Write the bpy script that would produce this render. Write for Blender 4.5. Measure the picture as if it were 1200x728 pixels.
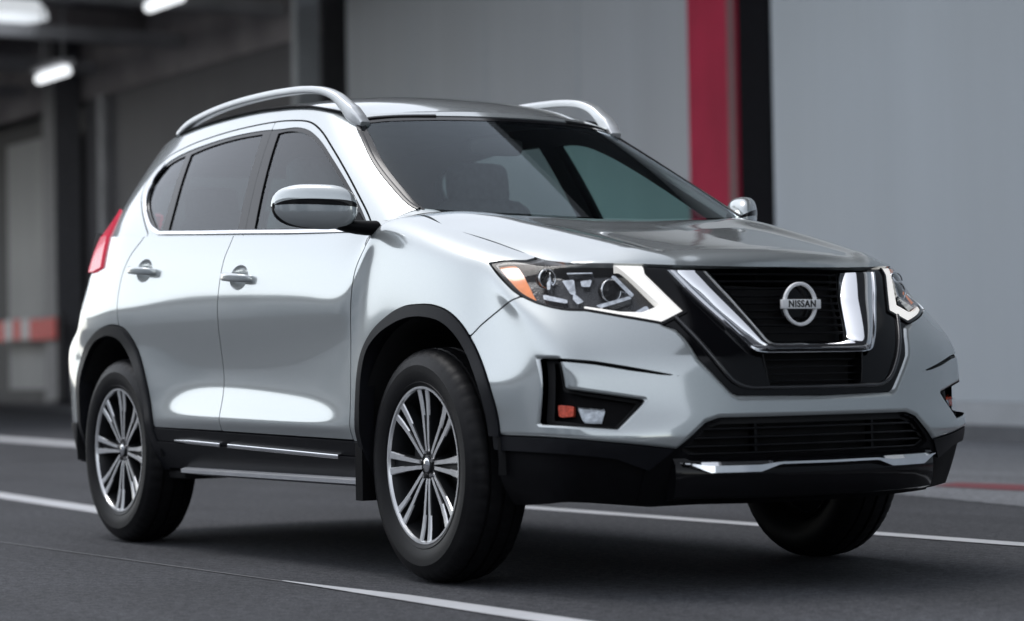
import bpy, bmesh, math, random
from mathutils import Vector, Matrix
import numpy as np

sc = bpy.context.scene
for o in list(bpy.data.objects): bpy.data.objects.remove(o)
col = sc.collection
R = math.radians

# ------------------------------------------------------------------ camera
CAM = Vector((7.0058, -4.8560, 0.7117)); YAW, PITCH, ROLL = 2.58948, .0258116, -.0172932
cd = bpy.data.cameras.new('camera'); cam = bpy.data.objects.new('camera', cd); col.objects.link(cam); sc.camera = cam
_F = Vector((math.cos(PITCH)*math.cos(YAW), math.cos(PITCH)*math.sin(YAW), math.sin(PITCH)))
_R = Vector((math.sin(YAW), -math.cos(YAW), 0)); _U = _R.cross(_F)
_X = _R*math.cos(ROLL)+_U*math.sin(ROLL); _Y = -_R*math.sin(ROLL)+_U*math.cos(ROLL)
M4 = Matrix((_X, _Y, -_F)).transposed().to_4x4(); M4.translation = CAM; cam.matrix_world = M4
cd.sensor_width = 36; cd.lens = 2779.607/1200*36; cd.clip_start = .1; cd.clip_end = 2000
cd.dof.use_dof = True; cd.dof.focus_distance = 8.5; cd.dof.aperture_fstop = 1.9; cd.dof.aperture_blades = 9

# ------------------------------------------------------------------ sky, sun, exposure
SUN_EL, SUN_AZ = 62, 200          # degrees; azimuth measured from +x towards +y
world = bpy.data.worlds.new("World"); sc.world = world; world.use_nodes = True
wn = world.node_tree.nodes; wl = world.node_tree.links
sky = wn.new('ShaderNodeTexSky'); sky.sky_type = 'NISHITA'; sky.sun_disc = False
sky.sun_elevation = R(SUN_EL); sky.sun_rotation = R(90-SUN_AZ); sky.dust_density = 0.7; sky.air_density = 1.0; sky.ozone_density = 1
hs = wn.new('ShaderNodeHueSaturation'); hs.inputs['Saturation'].default_value = .26
wl.new(sky.outputs[0], hs.inputs['Color']); wl.new(hs.outputs[0], wn['Background'].inputs['Color'])
wn['Background'].inputs['Strength'].default_value = .15
sl = bpy.data.lights.new('sun', 'SUN'); sl.energy = .6; sl.angle = R(25); sl.color = (1, .98, .96)
so = bpy.data.objects.new('sun', sl); col.objects.link(so)
_d = Vector((math.cos(R(SUN_EL))*math.cos(R(SUN_AZ)), math.cos(R(SUN_EL))*math.sin(R(SUN_AZ)), math.sin(R(SUN_EL))))
so.rotation_euler = _d.to_track_quat('Z', 'Y').to_euler(); so.location = _d*50
sc.view_settings.view_transform = 'Standard'; sc.view_settings.look = 'None'
sc.view_settings.exposure = 0.92; sc.view_settings.gamma = 1; sc.view_settings.use_curve_mapping = False
sc.cycles.max_bounces = 8; sc.cycles.transparent_max_bounces = 12; sc.cycles.caustics_reflective = False; sc.cycles.caustics_refractive = False
sc.cycles.use_denoising = True
sc.cycles.sample_clamp_indirect = 6

# ------------------------------------------------------------------ materials
MATS = {}
def mat(name, color, rough=.5, metal=0, coat=0, coat_rough=.03, noise=0, nscale=8, bump=0, bscale=200, emit=None, spec=.5, rough_noise=0):
    """procedural principled material: a noise-varied base colour and an optional fine bump"""
    if name in MATS: return MATS[name]
    m = bpy.data.materials.new(name); m.use_nodes = True; nt = m.node_tree; b = nt.nodes['Principled BSDF']
    b.inputs['Metallic'].default_value = metal; b.inputs['Roughness'].default_value = rough
    b.inputs['Coat Weight'].default_value = coat; b.inputs['Coat Roughness'].default_value = coat_rough
    b.inputs['Specular IOR Level'].default_value = spec
    b.inputs['Base Color'].default_value = (*color, 1)
    tc = nt.nodes.new('ShaderNodeTexCoord')
    n1 = nt.nodes.new('ShaderNodeTexNoise'); n1.inputs['Scale'].default_value = nscale; n1.inputs['Detail'].default_value = 5
    nt.links.new(tc.outputs['Object'], n1.inputs['Vector'])
    k = noise
    cr = nt.nodes.new('ShaderNodeMapRange'); cr.inputs['From Min'].default_value = .3; cr.inputs['From Max'].default_value = .7
    cr.inputs['To Min'].default_value = 1-k; cr.inputs['To Max'].default_value = 1+k
    nt.links.new(n1.outputs['Fac'], cr.inputs['Value'])
    mx = nt.nodes.new('ShaderNodeMix'); mx.data_type = 'RGBA'; mx.blend_type = 'MULTIPLY'; mx.inputs[0].default_value = 1
    mx.inputs[6].default_value = (*color, 1); nt.links.new(cr.outputs[0], mx.inputs[7]); nt.links.new(mx.outputs[2], b.inputs['Base Color'])
    if rough_noise:
        rr = nt.nodes.new('ShaderNodeMapRange'); rr.inputs['From Min'].default_value = .3; rr.inputs['From Max'].default_value = .7
        rr.inputs['To Min'].default_value = rough-rough_noise; rr.inputs['To Max'].default_value = rough+rough_noise
        nt.links.new(n1.outputs['Fac'], rr.inputs['Value']); nt.links.new(rr.outputs[0], b.inputs['Roughness'])
    if bump:
        n2 = nt.nodes.new('ShaderNodeTexNoise'); n2.inputs['Scale'].default_value = bscale; n2.inputs['Detail'].default_value = 3
        nt.links.new(tc.outputs['Object'], n2.inputs['Vector'])
        bp = nt.nodes.new('ShaderNodeBump'); bp.inputs['Strength'].default_value = bump; bp.inputs['Distance'].default_value = .002
        nt.links.new(n2.outputs['Fac'], bp.inputs['Height']); nt.links.new(bp.outputs[0], b.inputs['Normal'])
    if emit is not None:
        b.inputs['Emission Color'].default_value = (*emit[:3], 1); b.inputs['Emission Strength'].default_value = emit[3]
    MATS[name] = m
    return m

def glass(name, tint, ior=1.5, rough=.0, gloss=(1, 1, 1), bump=.0):
    """a pane: tinted transparency under a fresnel reflection"""
    m = bpy.data.materials.new(name); m.use_nodes = True; nt = m.node_tree; nt.nodes.remove(nt.nodes['Principled BSDF'])
    t = nt.nodes.new('ShaderNodeBsdfTransparent'); t.inputs['Color'].default_value = (*tint, 1)
    g = nt.nodes.new('ShaderNodeBsdfGlossy'); g.inputs['Roughness'].default_value = rough; g.inputs['Color'].default_value = (*gloss, 1)
    # Schlick reflectance that is the same from both sides of the pane
    ge = nt.nodes.new('ShaderNodeNewGeometry'); dt = nt.nodes.new('ShaderNodeVectorMath'); dt.operation = 'DOT_PRODUCT'
    nt.links.new(ge.outputs['Incoming'], dt.inputs[0]); nt.links.new(ge.outputs['Normal'], dt.inputs[1])
    def mth(op, a, c=None, v=None):
        q = nt.nodes.new('ShaderNodeMath'); q.operation = op; nt.links.new(a, q.inputs[0])
        if v is not None: q.inputs[1].default_value = v
        return q
    f0 = ((ior-1)/(ior+1))**2
    ab = mth('ABSOLUTE', dt.outputs['Value']); om = nt.nodes.new('ShaderNodeMath'); om.operation = 'SUBTRACT'; om.inputs[0].default_value = 1; nt.links.new(ab.outputs[0], om.inputs[1])
    pw = mth('POWER', om.outputs[0], v=5); f = mth('MULTIPLY_ADD', pw.outputs[0], v=1-f0); f.inputs[2].default_value = f0
    tc = nt.nodes.new('ShaderNodeTexCoord'); n = nt.nodes.new('ShaderNodeTexNoise'); n.inputs['Scale'].default_value = 3
    nt.links.new(tc.outputs['Object'], n.inputs['Vector'])
    if bump:
        bp = nt.nodes.new('ShaderNodeBump'); bp.inputs['Strength'].default_value = bump; bp.inputs['Distance'].default_value = .01
        nt.links.new(n.outputs['Fac'], bp.inputs['Height']); nt.links.new(bp.outputs[0], g.inputs['Normal'])
    mx = nt.nodes.new('ShaderNodeMixShader'); nt.links.new(f.outputs[0], mx.inputs[0]); nt.links.new(t.outputs[0], mx.inputs[1]); nt.links.new(g.outputs[0], mx.inputs[2])
    nt.links.new(mx.outputs[0], nt.nodes['Material Output'].inputs['Surface'])
    MATS[name] = m
    return m

def car_paint(name, colr):
    """metallic silver: a fine sharp lobe and a broad flake lobe under clear coat"""
    m = bpy.data.materials.new(name); m.use_nodes = True; nt = m.node_tree; b1 = nt.nodes['Principled BSDF']; b2 = nt.nodes.new('ShaderNodeBsdfPrincipled')
    tc = nt.nodes.new('ShaderNodeTexCoord'); n = nt.nodes.new('ShaderNodeTexNoise'); n.inputs['Scale'].default_value = 900; n.inputs['Detail'].default_value = 1; nt.links.new(tc.outputs['Object'], n.inputs['Vector'])
    r = nt.nodes.new('ShaderNodeMapRange'); r.inputs['From Min'].default_value = .3; r.inputs['From Max'].default_value = .7; r.inputs['To Min'].default_value = .90; r.inputs['To Max'].default_value = 1.08; nt.links.new(n.outputs['Fac'], r.inputs['Value'])
    mx = nt.nodes.new('ShaderNodeMix'); mx.data_type = 'RGBA'; mx.blend_type = 'MULTIPLY'; mx.inputs[0].default_value = 1; mx.inputs[6].default_value = (*colr, 1); nt.links.new(r.outputs[0], mx.inputs[7])
    for b_, ro, me_ in ((b1, .11, .96), (b2, .38, .32)):
        b_.inputs['Metallic'].default_value = me_; b_.inputs['Roughness'].default_value = ro; b_.inputs['Coat Weight'].default_value = 1; b_.inputs['Coat Roughness'].default_value = .015
        nt.links.new(mx.outputs[2], b_.inputs['Base Color'])
    ms = nt.nodes.new('ShaderNodeMixShader'); ms.inputs[0].default_value = .50
    nt.links.new(b1.outputs[0], ms.inputs[1]); nt.links.new(b2.outputs[0], ms.inputs[2]); nt.links.new(ms.outputs[0], nt.nodes['Material Output'].inputs['Surface'])
    MATS[name] = m
    return m
PAINT = car_paint('silver_paint', (.50, .535, .54))
PLASTIC = mat('textured_black_plastic', (.004, .004, .005), .5, noise=.15, nscale=30, bump=.15, bscale=600, spec=.08)
TRIM = mat('grey_plastic_trim', (.008, .0085, .011), .42, noise=.15, nscale=20, bump=.1, bscale=600, spec=.18)
GLOSSB = mat('gloss_black', (.004, .004, .005), .10, noise=.1, spec=.25)
DARK = mat('dark_void', (.006, .006, .007), .8, noise=.2)
RAILM = mat('bright_silver_rail', (.66, .68, .69), .33, .55, coat=.5, noise=.03, nscale=10)
STEPM = mat('step_silver', (.50, .51, .53), .4, .2, noise=.06, nscale=10)
CHROME = mat('chrome', (.82, .83, .85), .06, 1, noise=.02, nscale=4)
SATIN = mat('satin_silver', (.62, .64, .66), .28, .9, noise=.04, nscale=12)
RUBBER = mat('tyre_rubber', (.006, .006, .007), .48, noise=.25, nscale=14, bump=.2, bscale=300, spec=.22)
ALLOY = mat('machined_alloy', (.86, .87, .88), .22, .6, noise=.05, nscale=30, rough_noise=.05)
GUN = mat('gunmetal_alloy', (.016, .017, .019), .4, .3, noise=.1)
STEEL = mat('brake_steel', (.30, .30, .31), .35, 1, noise=.1, nscale=20)
AMBER = mat('amber_lens', (.85, .22, .03), .12, coat=1, noise=.12, nscale=40, emit=(1, .25, .03, .12))
REDL = mat('red_lens', (.55, .012, .04), .2, coat=.35, noise=.1, nscale=30, emit=(1, .05, .12, .18))
REDREF = mat('red_reflector', (.75, .10, .05), .15, coat=1, noise=.3, nscale=120)
DRLM = mat('lit_white_strip', (.85, .84, .82), .3, emit=(1, .97, .92, .28), noise=.02)
CLEAR = glass('clear_lens', (.93, .94, .95), 1.30)
REFL = mat('facetted_reflector', (.62, .64, .66), .06, 1, noise=.3, nscale=40, bump=1.0, bscale=45)
WSG = glass('windscreen_glass', (.84, .90, .89), 1.40, gloss=(.72, .80, .86))
SIDEG = glass('tinted_side_glass', (.46, .72, .68), 1.45, gloss=(.95, .97, 1))
PRIVG = glass('privacy_glass', (.34, .43, .43), 1.45, gloss=(.95, .97, 1))
EMB = mat('bright_badge', (.84, .85, .86), .3, .0, noise=.02)
CABIN = mat('cabin_plastic', (.025, .025, .027), .6, noise=.15, nscale=15)
SEATM = mat('dark_seat_fabric', (.14, .14, .15), .8, noise=.2, nscale=25, bump=.3, bscale=400)
BEZEL = mat('dark_lamp_bezel', (.022, .022, .025), .22, noise=.3, nscale=60, bump=1.0, bscale=70, spec=.6)
FOGR = mat('fog_reflector', (.36, .38, .40), .10, 1, noise=.3, nscale=50, bump=1.0, bscale=60)
LINER = mat('headlining', (.22, .22, .22), .9, noise=.08)

# ------------------------------------------------------------------ objects
def empty(name, loc=(0, 0, 0), rz=0):
    o = bpy.data.objects.new(name, None); o.location = loc; o.rotation_euler = (0, 0, rz); o.empty_display_size = .3; col.objects.link(o); return o
def tag(o, label=None, cat=None, group=None, kind=None):
    if label: o['label'] = label
    if cat: o['category'] = cat
    if group: o['group'] = group
    if kind: o['kind'] = kind
    return o

ORIGIN = {}
def link_mesh(name, me, parent=None, loc=None):
    o = bpy.data.objects.new(name, me); col.objects.link(o)
    if parent is not None: o.parent = parent
    if loc is not None: o.location = loc
    return o

class TM:
    """a triangle soup with welded vertices and given normals"""
    def __init__(s, V, N, T):
        s.V = np.asarray(V, float); s.N = np.asarray(N, float); s.T = np.asarray(T, int)
    def copy(s): return TM(s.V.copy(), s.N.copy(), s.T.copy())
    def compact(s):
        u, inv = np.unique(s.T, return_inverse=True)
        return TM(s.V[u], s.N[u], inv.reshape(-1, 3))
    def offset(s, d): return TM(s.V+s.N*np.asarray(d).reshape(-1, 1) if np.ndim(d) else s.V+s.N*d, s.N, s.T)
    def mirror(s):
        k = np.array([1, -1, 1]); return TM(s.V*k, s.N*k, s.T[:, ::-1])
    def __add__(s, o): return TM(np.r_[s.V, o.V], np.r_[s.N, o.N], np.r_[s.T, o.T+len(s.V)])
    def both(s): return s+s.mirror()

def clip(m, f):
    """keep the part where f > 0; f is a field per vertex or a function of the vertices"""
    if callable(f): f = f(m.V)
    ins = f > 0; c = ins[m.T].sum(1)
    keep = [m.T[c == 3]]; newV = []; newN = []; base = len(m.V)
    cut = m.T[(c == 1) | (c == 2)]
    if len(cut):
        i2 = ins[cut]; one = i2.sum(1) == 1
        lone = np.where(one, i2.argmax(1), (~i2).argmax(1))
        r = np.arange(len(cut)); A = cut[r, lone]; B = cut[r, (lone+1) % 3]; C = cut[r, (lone+2) % 3]
        E = np.concatenate([np.sort(np.stack([A, B], 1), 1), np.sort(np.stack([A, C], 1), 1)])
        ue, inv = np.unique(E, axis=0, return_inverse=True); inv = inv.reshape(-1)
        fa, fb = f[ue[:, 0]], f[ue[:, 1]]; t = (fa/(fa-fb))[:, None]
        newV = m.V[ue[:, 0]]*(1-t)+m.V[ue[:, 1]]*t
        newN = m.N[ue[:, 0]]*(1-t)+m.N[ue[:, 1]]*t; newN /= np.linalg.norm(newN, axis=1)[:, None]+1e-12
        AB = base+inv[:len(cut)]; AC = base+inv[len(cut):]
        k = one
        keep.append(np.stack([A[k], AB[k], AC[k]], 1))
        k = ~one
        keep.append(np.stack([AB[k], B[k], C[k]], 1)); keep.append(np.stack([AB[k], C[k], AC[k]], 1))
        V = np.r_[m.V, newV]; N = np.r_[m.N, newN]
    else: V, N = m.V, m.N
    T = np.concatenate(keep)
    if len(T) == 0: return TM(np.zeros((0, 3)), np.zeros((0, 3)), np.zeros((0, 3), int))
    T = T[(T[:, 0] != T[:, 1]) & (T[:, 1] != T[:, 2]) & (T[:, 0] != T[:, 2])]
    return TM(V, N, T).compact()

def border(m):
    T = m.T; E = np.concatenate([T[:, [0, 1]], T[:, [1, 2]], T[:, [2, 0]]])
    key = np.sort(E, 1); u, inv, cnt = np.unique(key, axis=0, return_inverse=True, return_counts=True)
    b = cnt[inv.reshape(-1)] == 1
    return E[b]

def flange(m, depth, skip_centre=True, round_=.0):
    """turn the open edges inwards, like a folded panel edge"""
    E = border(m)
    if skip_centre: E = E[~((np.abs(m.V[E[:, 0], 1]) < 1e-4) & (np.abs(m.V[E[:, 1], 1]) < 1e-4))]
    if len(E) == 0: return m
    a, b = m.V[E[:, 0]], m.V[E[:, 1]]
    na, nb = m.N[E[:, 0]], m.N[E[:, 1]]
    n = np.cross(b-a, na); n /= np.linalg.norm(n, axis=1)[:, None]+1e-12
    k = len(E)
    V = np.r_[a, b, b-nb*depth, a-na*depth]; N = np.r_[n, n, n, n]; i = np.arange(k)
    T = np.r_[np.stack([i, i+3*k, i+2*k], 1), np.stack([i, i+2*k, i+k], 1)]
    return m+TM(V, N, T)

def to_obj(name, m, material, parent=None):
    me = bpy.data.meshes.new(name)
    n, t = len(m.V), len(m.T)
    me.vertices.add(n); me.vertices.foreach_set('co', m.V.astype(np.float32).ravel())
    me.loops.add(t*3); me.loops.foreach_set('vertex_index', m.T.astype(np.int32).ravel())
    me.polygons.add(t); me.polygons.foreach_set('loop_start', np.arange(0, t*3, 3, dtype=np.int32))
    me.polygons.foreach_set('use_smooth', np.ones(t, bool))
    me.update(calc_edges=True); me.validate()
    if len(me.vertices) == n: me.normals_split_custom_set_from_vertices(m.N.astype(np.float32))
    for q in (material if isinstance(material, (list, tuple)) else [material]): me.materials.append(q)
    return link_mesh(name, me, parent)

def bm_obj(name, bm, material, parent=None, smooth=True, angle=35):
    me = bpy.data.meshes.new(name); bmesh.ops.recalc_face_normals(bm, faces=bm.faces[:]); bm.to_mesh(me); bm.free()
    if smooth:
        me.shade_smooth(); me.set_sharp_from_angle(angle=R(angle))
    for q in (material if isinstance(material, (list, tuple)) else [material]): me.materials.append(q)
    return link_mesh(name, me, parent)

def grid_tm(G, ref=None, flip=None):
    du = np.gradient(G, axis=1); dv = np.gradient(G, axis=0); n = np.cross(du, dv)
    n /= np.linalg.norm(n, axis=2)[..., None]+1e-12
    nv, nu = G.shape[:2]; i = np.arange(nv*nu).reshape(nv, nu)
    a, b, c, d = i[:-1, :-1].ravel(), i[:-1, 1:].ravel(), i[1:, 1:].ravel(), i[1:, :-1].ravel()
    T = np.r_[np.stack([a, b, c], 1), np.stack([a, c, d], 1)]
    if flip: n = -n; T = T[:, ::-1]
    return TM(G.reshape(-1, 3), n.reshape(-1, 3), T)

def sdpoly(P, poly, big=9.0):
    """signed distance to a closed polygon, positive inside (far points get -big)"""
    poly = np.asarray(poly, float); out = np.full(len(P), -big)
    lo, hi = poly.min(0)-.12, poly.max(0)+.12
    idx = np.where(((P >= lo) & (P <= hi)).all(1))[0]
    if len(idx) == 0: return out
    Q = P[idx]; A = poly; B = np.roll(poly, -1, 0)
    d2 = np.full(len(Q), 1e9); ins = np.zeros(len(Q), bool)
    for a, b in zip(A, B):
        e = b-a; L = e@e
        if L < 1e-14: continue
        t = np.clip(((Q-a)@e)/L, 0, 1); r = Q-a-t[:, None]*e
        d2 = np.minimum(d2, (r*r).sum(1))
        c = (a[1] > Q[:, 1]) != (b[1] > Q[:, 1])
        with np.errstate(divide='ignore', invalid='ignore'):
            xi = a[0]+(Q[:, 1]-a[1])*(b[0]-a[0])/(b[1]-a[1])
        ins ^= c & (Q[:, 0] < xi)
    d = np.sqrt(d2); out[idx] = np.where(ins, d, -d)
    return out

def spl(P, k=6):
    """smooth open curve through points"""
    P = np.array(P, float); d = np.r_[0, np.cumsum(np.linalg.norm(np.diff(P, axis=0), axis=1)**.75)]
    t = np.concatenate([np.linspace(d[i], d[i+1], k, endpoint=False) for i in range(len(d)-1)]+[[d[-1]]])
    return np.stack([curve(t, d, P[:, j]) for j in range(P.shape[1])], 1)
def cat(*L): return np.concatenate([np.atleast_2d(np.asarray(l, float)) for l in L])

def tube(path, prof, closed_prof=True, up=(0, 0, 1), caps=True, scale=None):
    """sweep a 2-D profile (a, b) along a 3-D path; b is along 'up'"""
    P = np.asarray(path, float); prof = np.asarray(prof, float); n = len(P); k = len(prof)
    t = np.gradient(P, axis=0); t /= np.linalg.norm(t, axis=1)[:, None]
    u = np.broadcast_to(np.asarray(up, float), P.shape)
    s = np.cross(t, u); s /= np.linalg.norm(s, axis=1)[:, None]; w = np.cross(s, t)
    sc_ = np.ones((n, 2)) if scale is None else np.asarray(scale, float)
    if sc_.ndim == 1: sc_ = np.stack([sc_, sc_], 1)
    V = P[:, None]+s[:, None]*(prof[None, :, 0:1]*sc_[:, None, 0:1])+w[:, None]*(prof[None, :, 1:2]*sc_[:, None, 1:2])
    bm = bmesh.new(); vs = [[bm.verts.new(v) for v in r] for r in V]
    for i in range(n-1):
        for j in range(k if closed_prof else k-1):
            bm.faces.new((vs[i][j], vs[i][(j+1) % k], vs[i+1][(j+1) % k], vs[i+1][j]))
    if caps and closed_prof:
        bm.faces.new(vs[0][::-1]); bm.faces.new(vs[-1])
    return bm

def rrect(w, h, r, n=4):
    pts = []
    for cx, cy, a0 in ((w/2-r, h/2-r, 0), (-w/2+r, h/2-r, 90), (-w/2+r, -h/2+r, 180), (w/2-r, -h/2+r, 270)):
        for i in range(n+1):
            a = R(a0+90*i/n); pts.append((cx+r*math.cos(a), cy+r*math.sin(a)))
    return pts

def loft(sections, cap=True):
    bm = bmesh.new(); vs = [[bm.verts.new(p) for p in s] for s in sections]; k = len(sections[0])
    for a, b in zip(vs[:-1], vs[1:]):
        for j in range(k): bm.faces.new((a[j], a[(j+1) % k], b[(j+1) % k], b[j]))
    if cap:
        bm.faces.new(vs[0][::-1]); bm.faces.new(vs[-1])
    return bm

def box(bm, c, s, rz=0, bevel=0):
    g = bmesh.ops.create_cube(bm, size=1); v = g['verts']
    bmesh.ops.scale(bm, vec=s, verts=v)
    if bevel:
        e = list({e for q in v for e in q.link_edges}); r = bmesh.ops.bevel(bm, geom=e, offset=bevel, segments=2, affect='EDGES', profile=.5)
        v = list({q for f in r['faces'] for q in f.verts} | {q for q in v if q.is_valid})
    if rz: bmesh.ops.rotate(bm, cent=(0, 0, 0), matrix=Matrix.Rotation(rz, 3, 'Z'), verts=v)
    bmesh.ops.translate(bm, vec=c, verts=v)
    return v

def lathe_y(prof, n=96, a0=0, a1=360):
    """profile (r, y) turned round the y axis"""
    full = abs(a1-a0-360) < 1e-6
    A = [R(a0+(a1-a0)*i/n) for i in range(n if full else n+1)]
    bm = bmesh.new(); vs = [[bm.verts.new((r*math.cos(a), y, r*math.sin(a))) for r, y in prof] for a in A]
    m = len(A)
    for i in range(m if full else m-1):
        for j in range(len(prof)-1):
            a, b = vs[i], vs[(i+1) % m]
            try: bm.faces.new((a[j], a[j+1], b[j+1], b[j]))
            except ValueError: pass
    bmesh.ops.remove_doubles(bm, verts=bm.verts[:], dist=1e-5)
    return bm
def mirror_mesh(me, name):
    m2 = me.copy(); bm = bmesh.new(); bm.from_mesh(m2)
    bmesh.ops.scale(bm, vec=(1, -1, 1), verts=bm.verts[:]); bmesh.ops.reverse_faces(bm, faces=bm.faces[:]); bm.to_mesh(m2); bm.free()
    return m2
# ---- SURF BEGIN

def bs_basis(n, m):
    """evaluation matrix: clamped uniform cubic B-spline through ghost-extended control points, n points, parameters m (0..n-1)"""
    m = np.clip(np.asarray(m, float), 0, n-1-1e-9)
    i = np.floor(m).astype(int); t = m-i
    B = np.stack([(1-t)**3, 3*t**3-6*t**2+4, -3*t**3+3*t**2+3*t+1, t**3], 1)/6
    M = np.zeros((len(m), n+2))
    for k in range(4):
        np.add.at(M, (np.arange(len(m)), i+k), B[:, k])
    return M

def ext(P, axis, sym=False):
    """ghost points at both ends; sym mirrors the y axis at the start and end"""
    P = np.moveaxis(P, axis, 0)
    if sym:
        a = P[1].copy(); a[..., 1] *= -1
        b = P[-2].copy(); b[..., 1] *= -1
    else:
        a = 2*P[0]-P[1]; b = 2*P[-1]-P[-2]
    return np.moveaxis(np.concatenate([a[None], P, b[None]]), 0, axis)

def surf(C, mu, mv, symu=True, sharpen=1):
    """C[rows v, cols u, 3] control net -> evaluated grid [len(mv), len(mu), 3]"""
    P = C.astype(float).copy()
    nv, nu = P.shape[:2]
    Iu = bs_basis(nu, np.arange(nu)); Iv = bs_basis(nv, np.arange(nv))
    for _ in range(sharpen):
        E = ext(ext(P, 1, symu), 0)
        Q = np.einsum('ab,bcd->acd', Iv, np.einsum('ab,cbd->cad', Iu, E))
        P = P+(C-Q)
    E = ext(ext(P, 1, symu), 0)
    Bu = bs_basis(nu, mu); Bv = bs_basis(nv, mv)
    return np.einsum('ab,bcd->acd', Bv, np.einsum('ab,cbd->cad', Bu, E))

def params(C, axis, h):
    """parameters along an axis so that the step is about h metres"""
    L = np.linalg.norm(np.diff(C, axis=axis), axis=2).max(axis=1-axis)
    out = [np.linspace(i, i+1, max(2, int(np.ceil(l/h))), endpoint=False) for i, l in enumerate(L)]
    return np.concatenate(out+[[len(L)]])

def lerp(x, xs, ys):
    return np.interp(x, xs, ys)

def curve(x, xs, ys):
    """smooth monotone-ish cubic (Catmull-Rom tangents, non-uniform)"""
    xs = np.asarray(xs, float); ys = np.asarray(ys, float); x = np.asarray(x, float)
    h = np.diff(xs); d = np.diff(ys)/h
    m = np.empty(len(xs)); m[0] = d[0]; m[-1] = d[-1]
    m[1:-1] = (d[:-1]*h[1:]+d[1:]*h[:-1])/(h[:-1]+h[1:])
    i = np.clip(np.searchsorted(xs, x)-1, 0, len(xs)-2)
    t = np.clip((x-xs[i])/h[i], 0, 1)
    return (2*t**3-3*t**2+1)*ys[i]+(t**3-2*t**2+t)*h[i]*m[i]+(-2*t**3+3*t**2)*ys[i+1]+(t**3-t**2)*h[i]*m[i+1]

# ---------- lower girdle: front centre -> right side -> rear centre
D_LOW = ([0, .2, .317, .42, .52, .6, .7, .8, .865, .9, .92], [0, .01, .027, .05, .08, .11, .165, .235, .30, .38, .5])
D_TOP = ([0, .2, .42, .5, .6, .7, .78, .85, .89, .91], [0, .012, .05, .075, .135, .225, .32, .44, .58, .75])
XC = ([.25, .30, .36, .40, .46, .52, .57, .62, .66, .70, .76, .82, .86, .92, 1.0, 1.04], [.93, .965, .995, 1.012, 1.028, 1.034, 1.026, 1.014, 1.010, 1.008, .993, .965, .94, .90, .85, .822])

def front_x(w, z):
    k = np.clip((z-.78)/(1.02-.78), 0, 1); k = k*k*(3-2*k)
    q = np.clip((w-.42)/.24, 0, 1)*np.clip((.86-w)/.12, 0, 1); q = q*q*(3-2*q)
    return curve(z, *XC)-(1-k)*lerp(w, *D_LOW)-k*lerp(w, *D_TOP)+.020*q*np.exp(-((z-.50)/.055)**2)

SEC_Z = [.33, .42, .50, .545, .62, .72, .84, .95, 1.06, 1.15, 1.22]
SEC_W = [.845, .890, .916, .928, .908, .891, .900, .912, .900, .883, .857]

def belt_z(x):
    return 1.205-.055*(x+.4)

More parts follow.
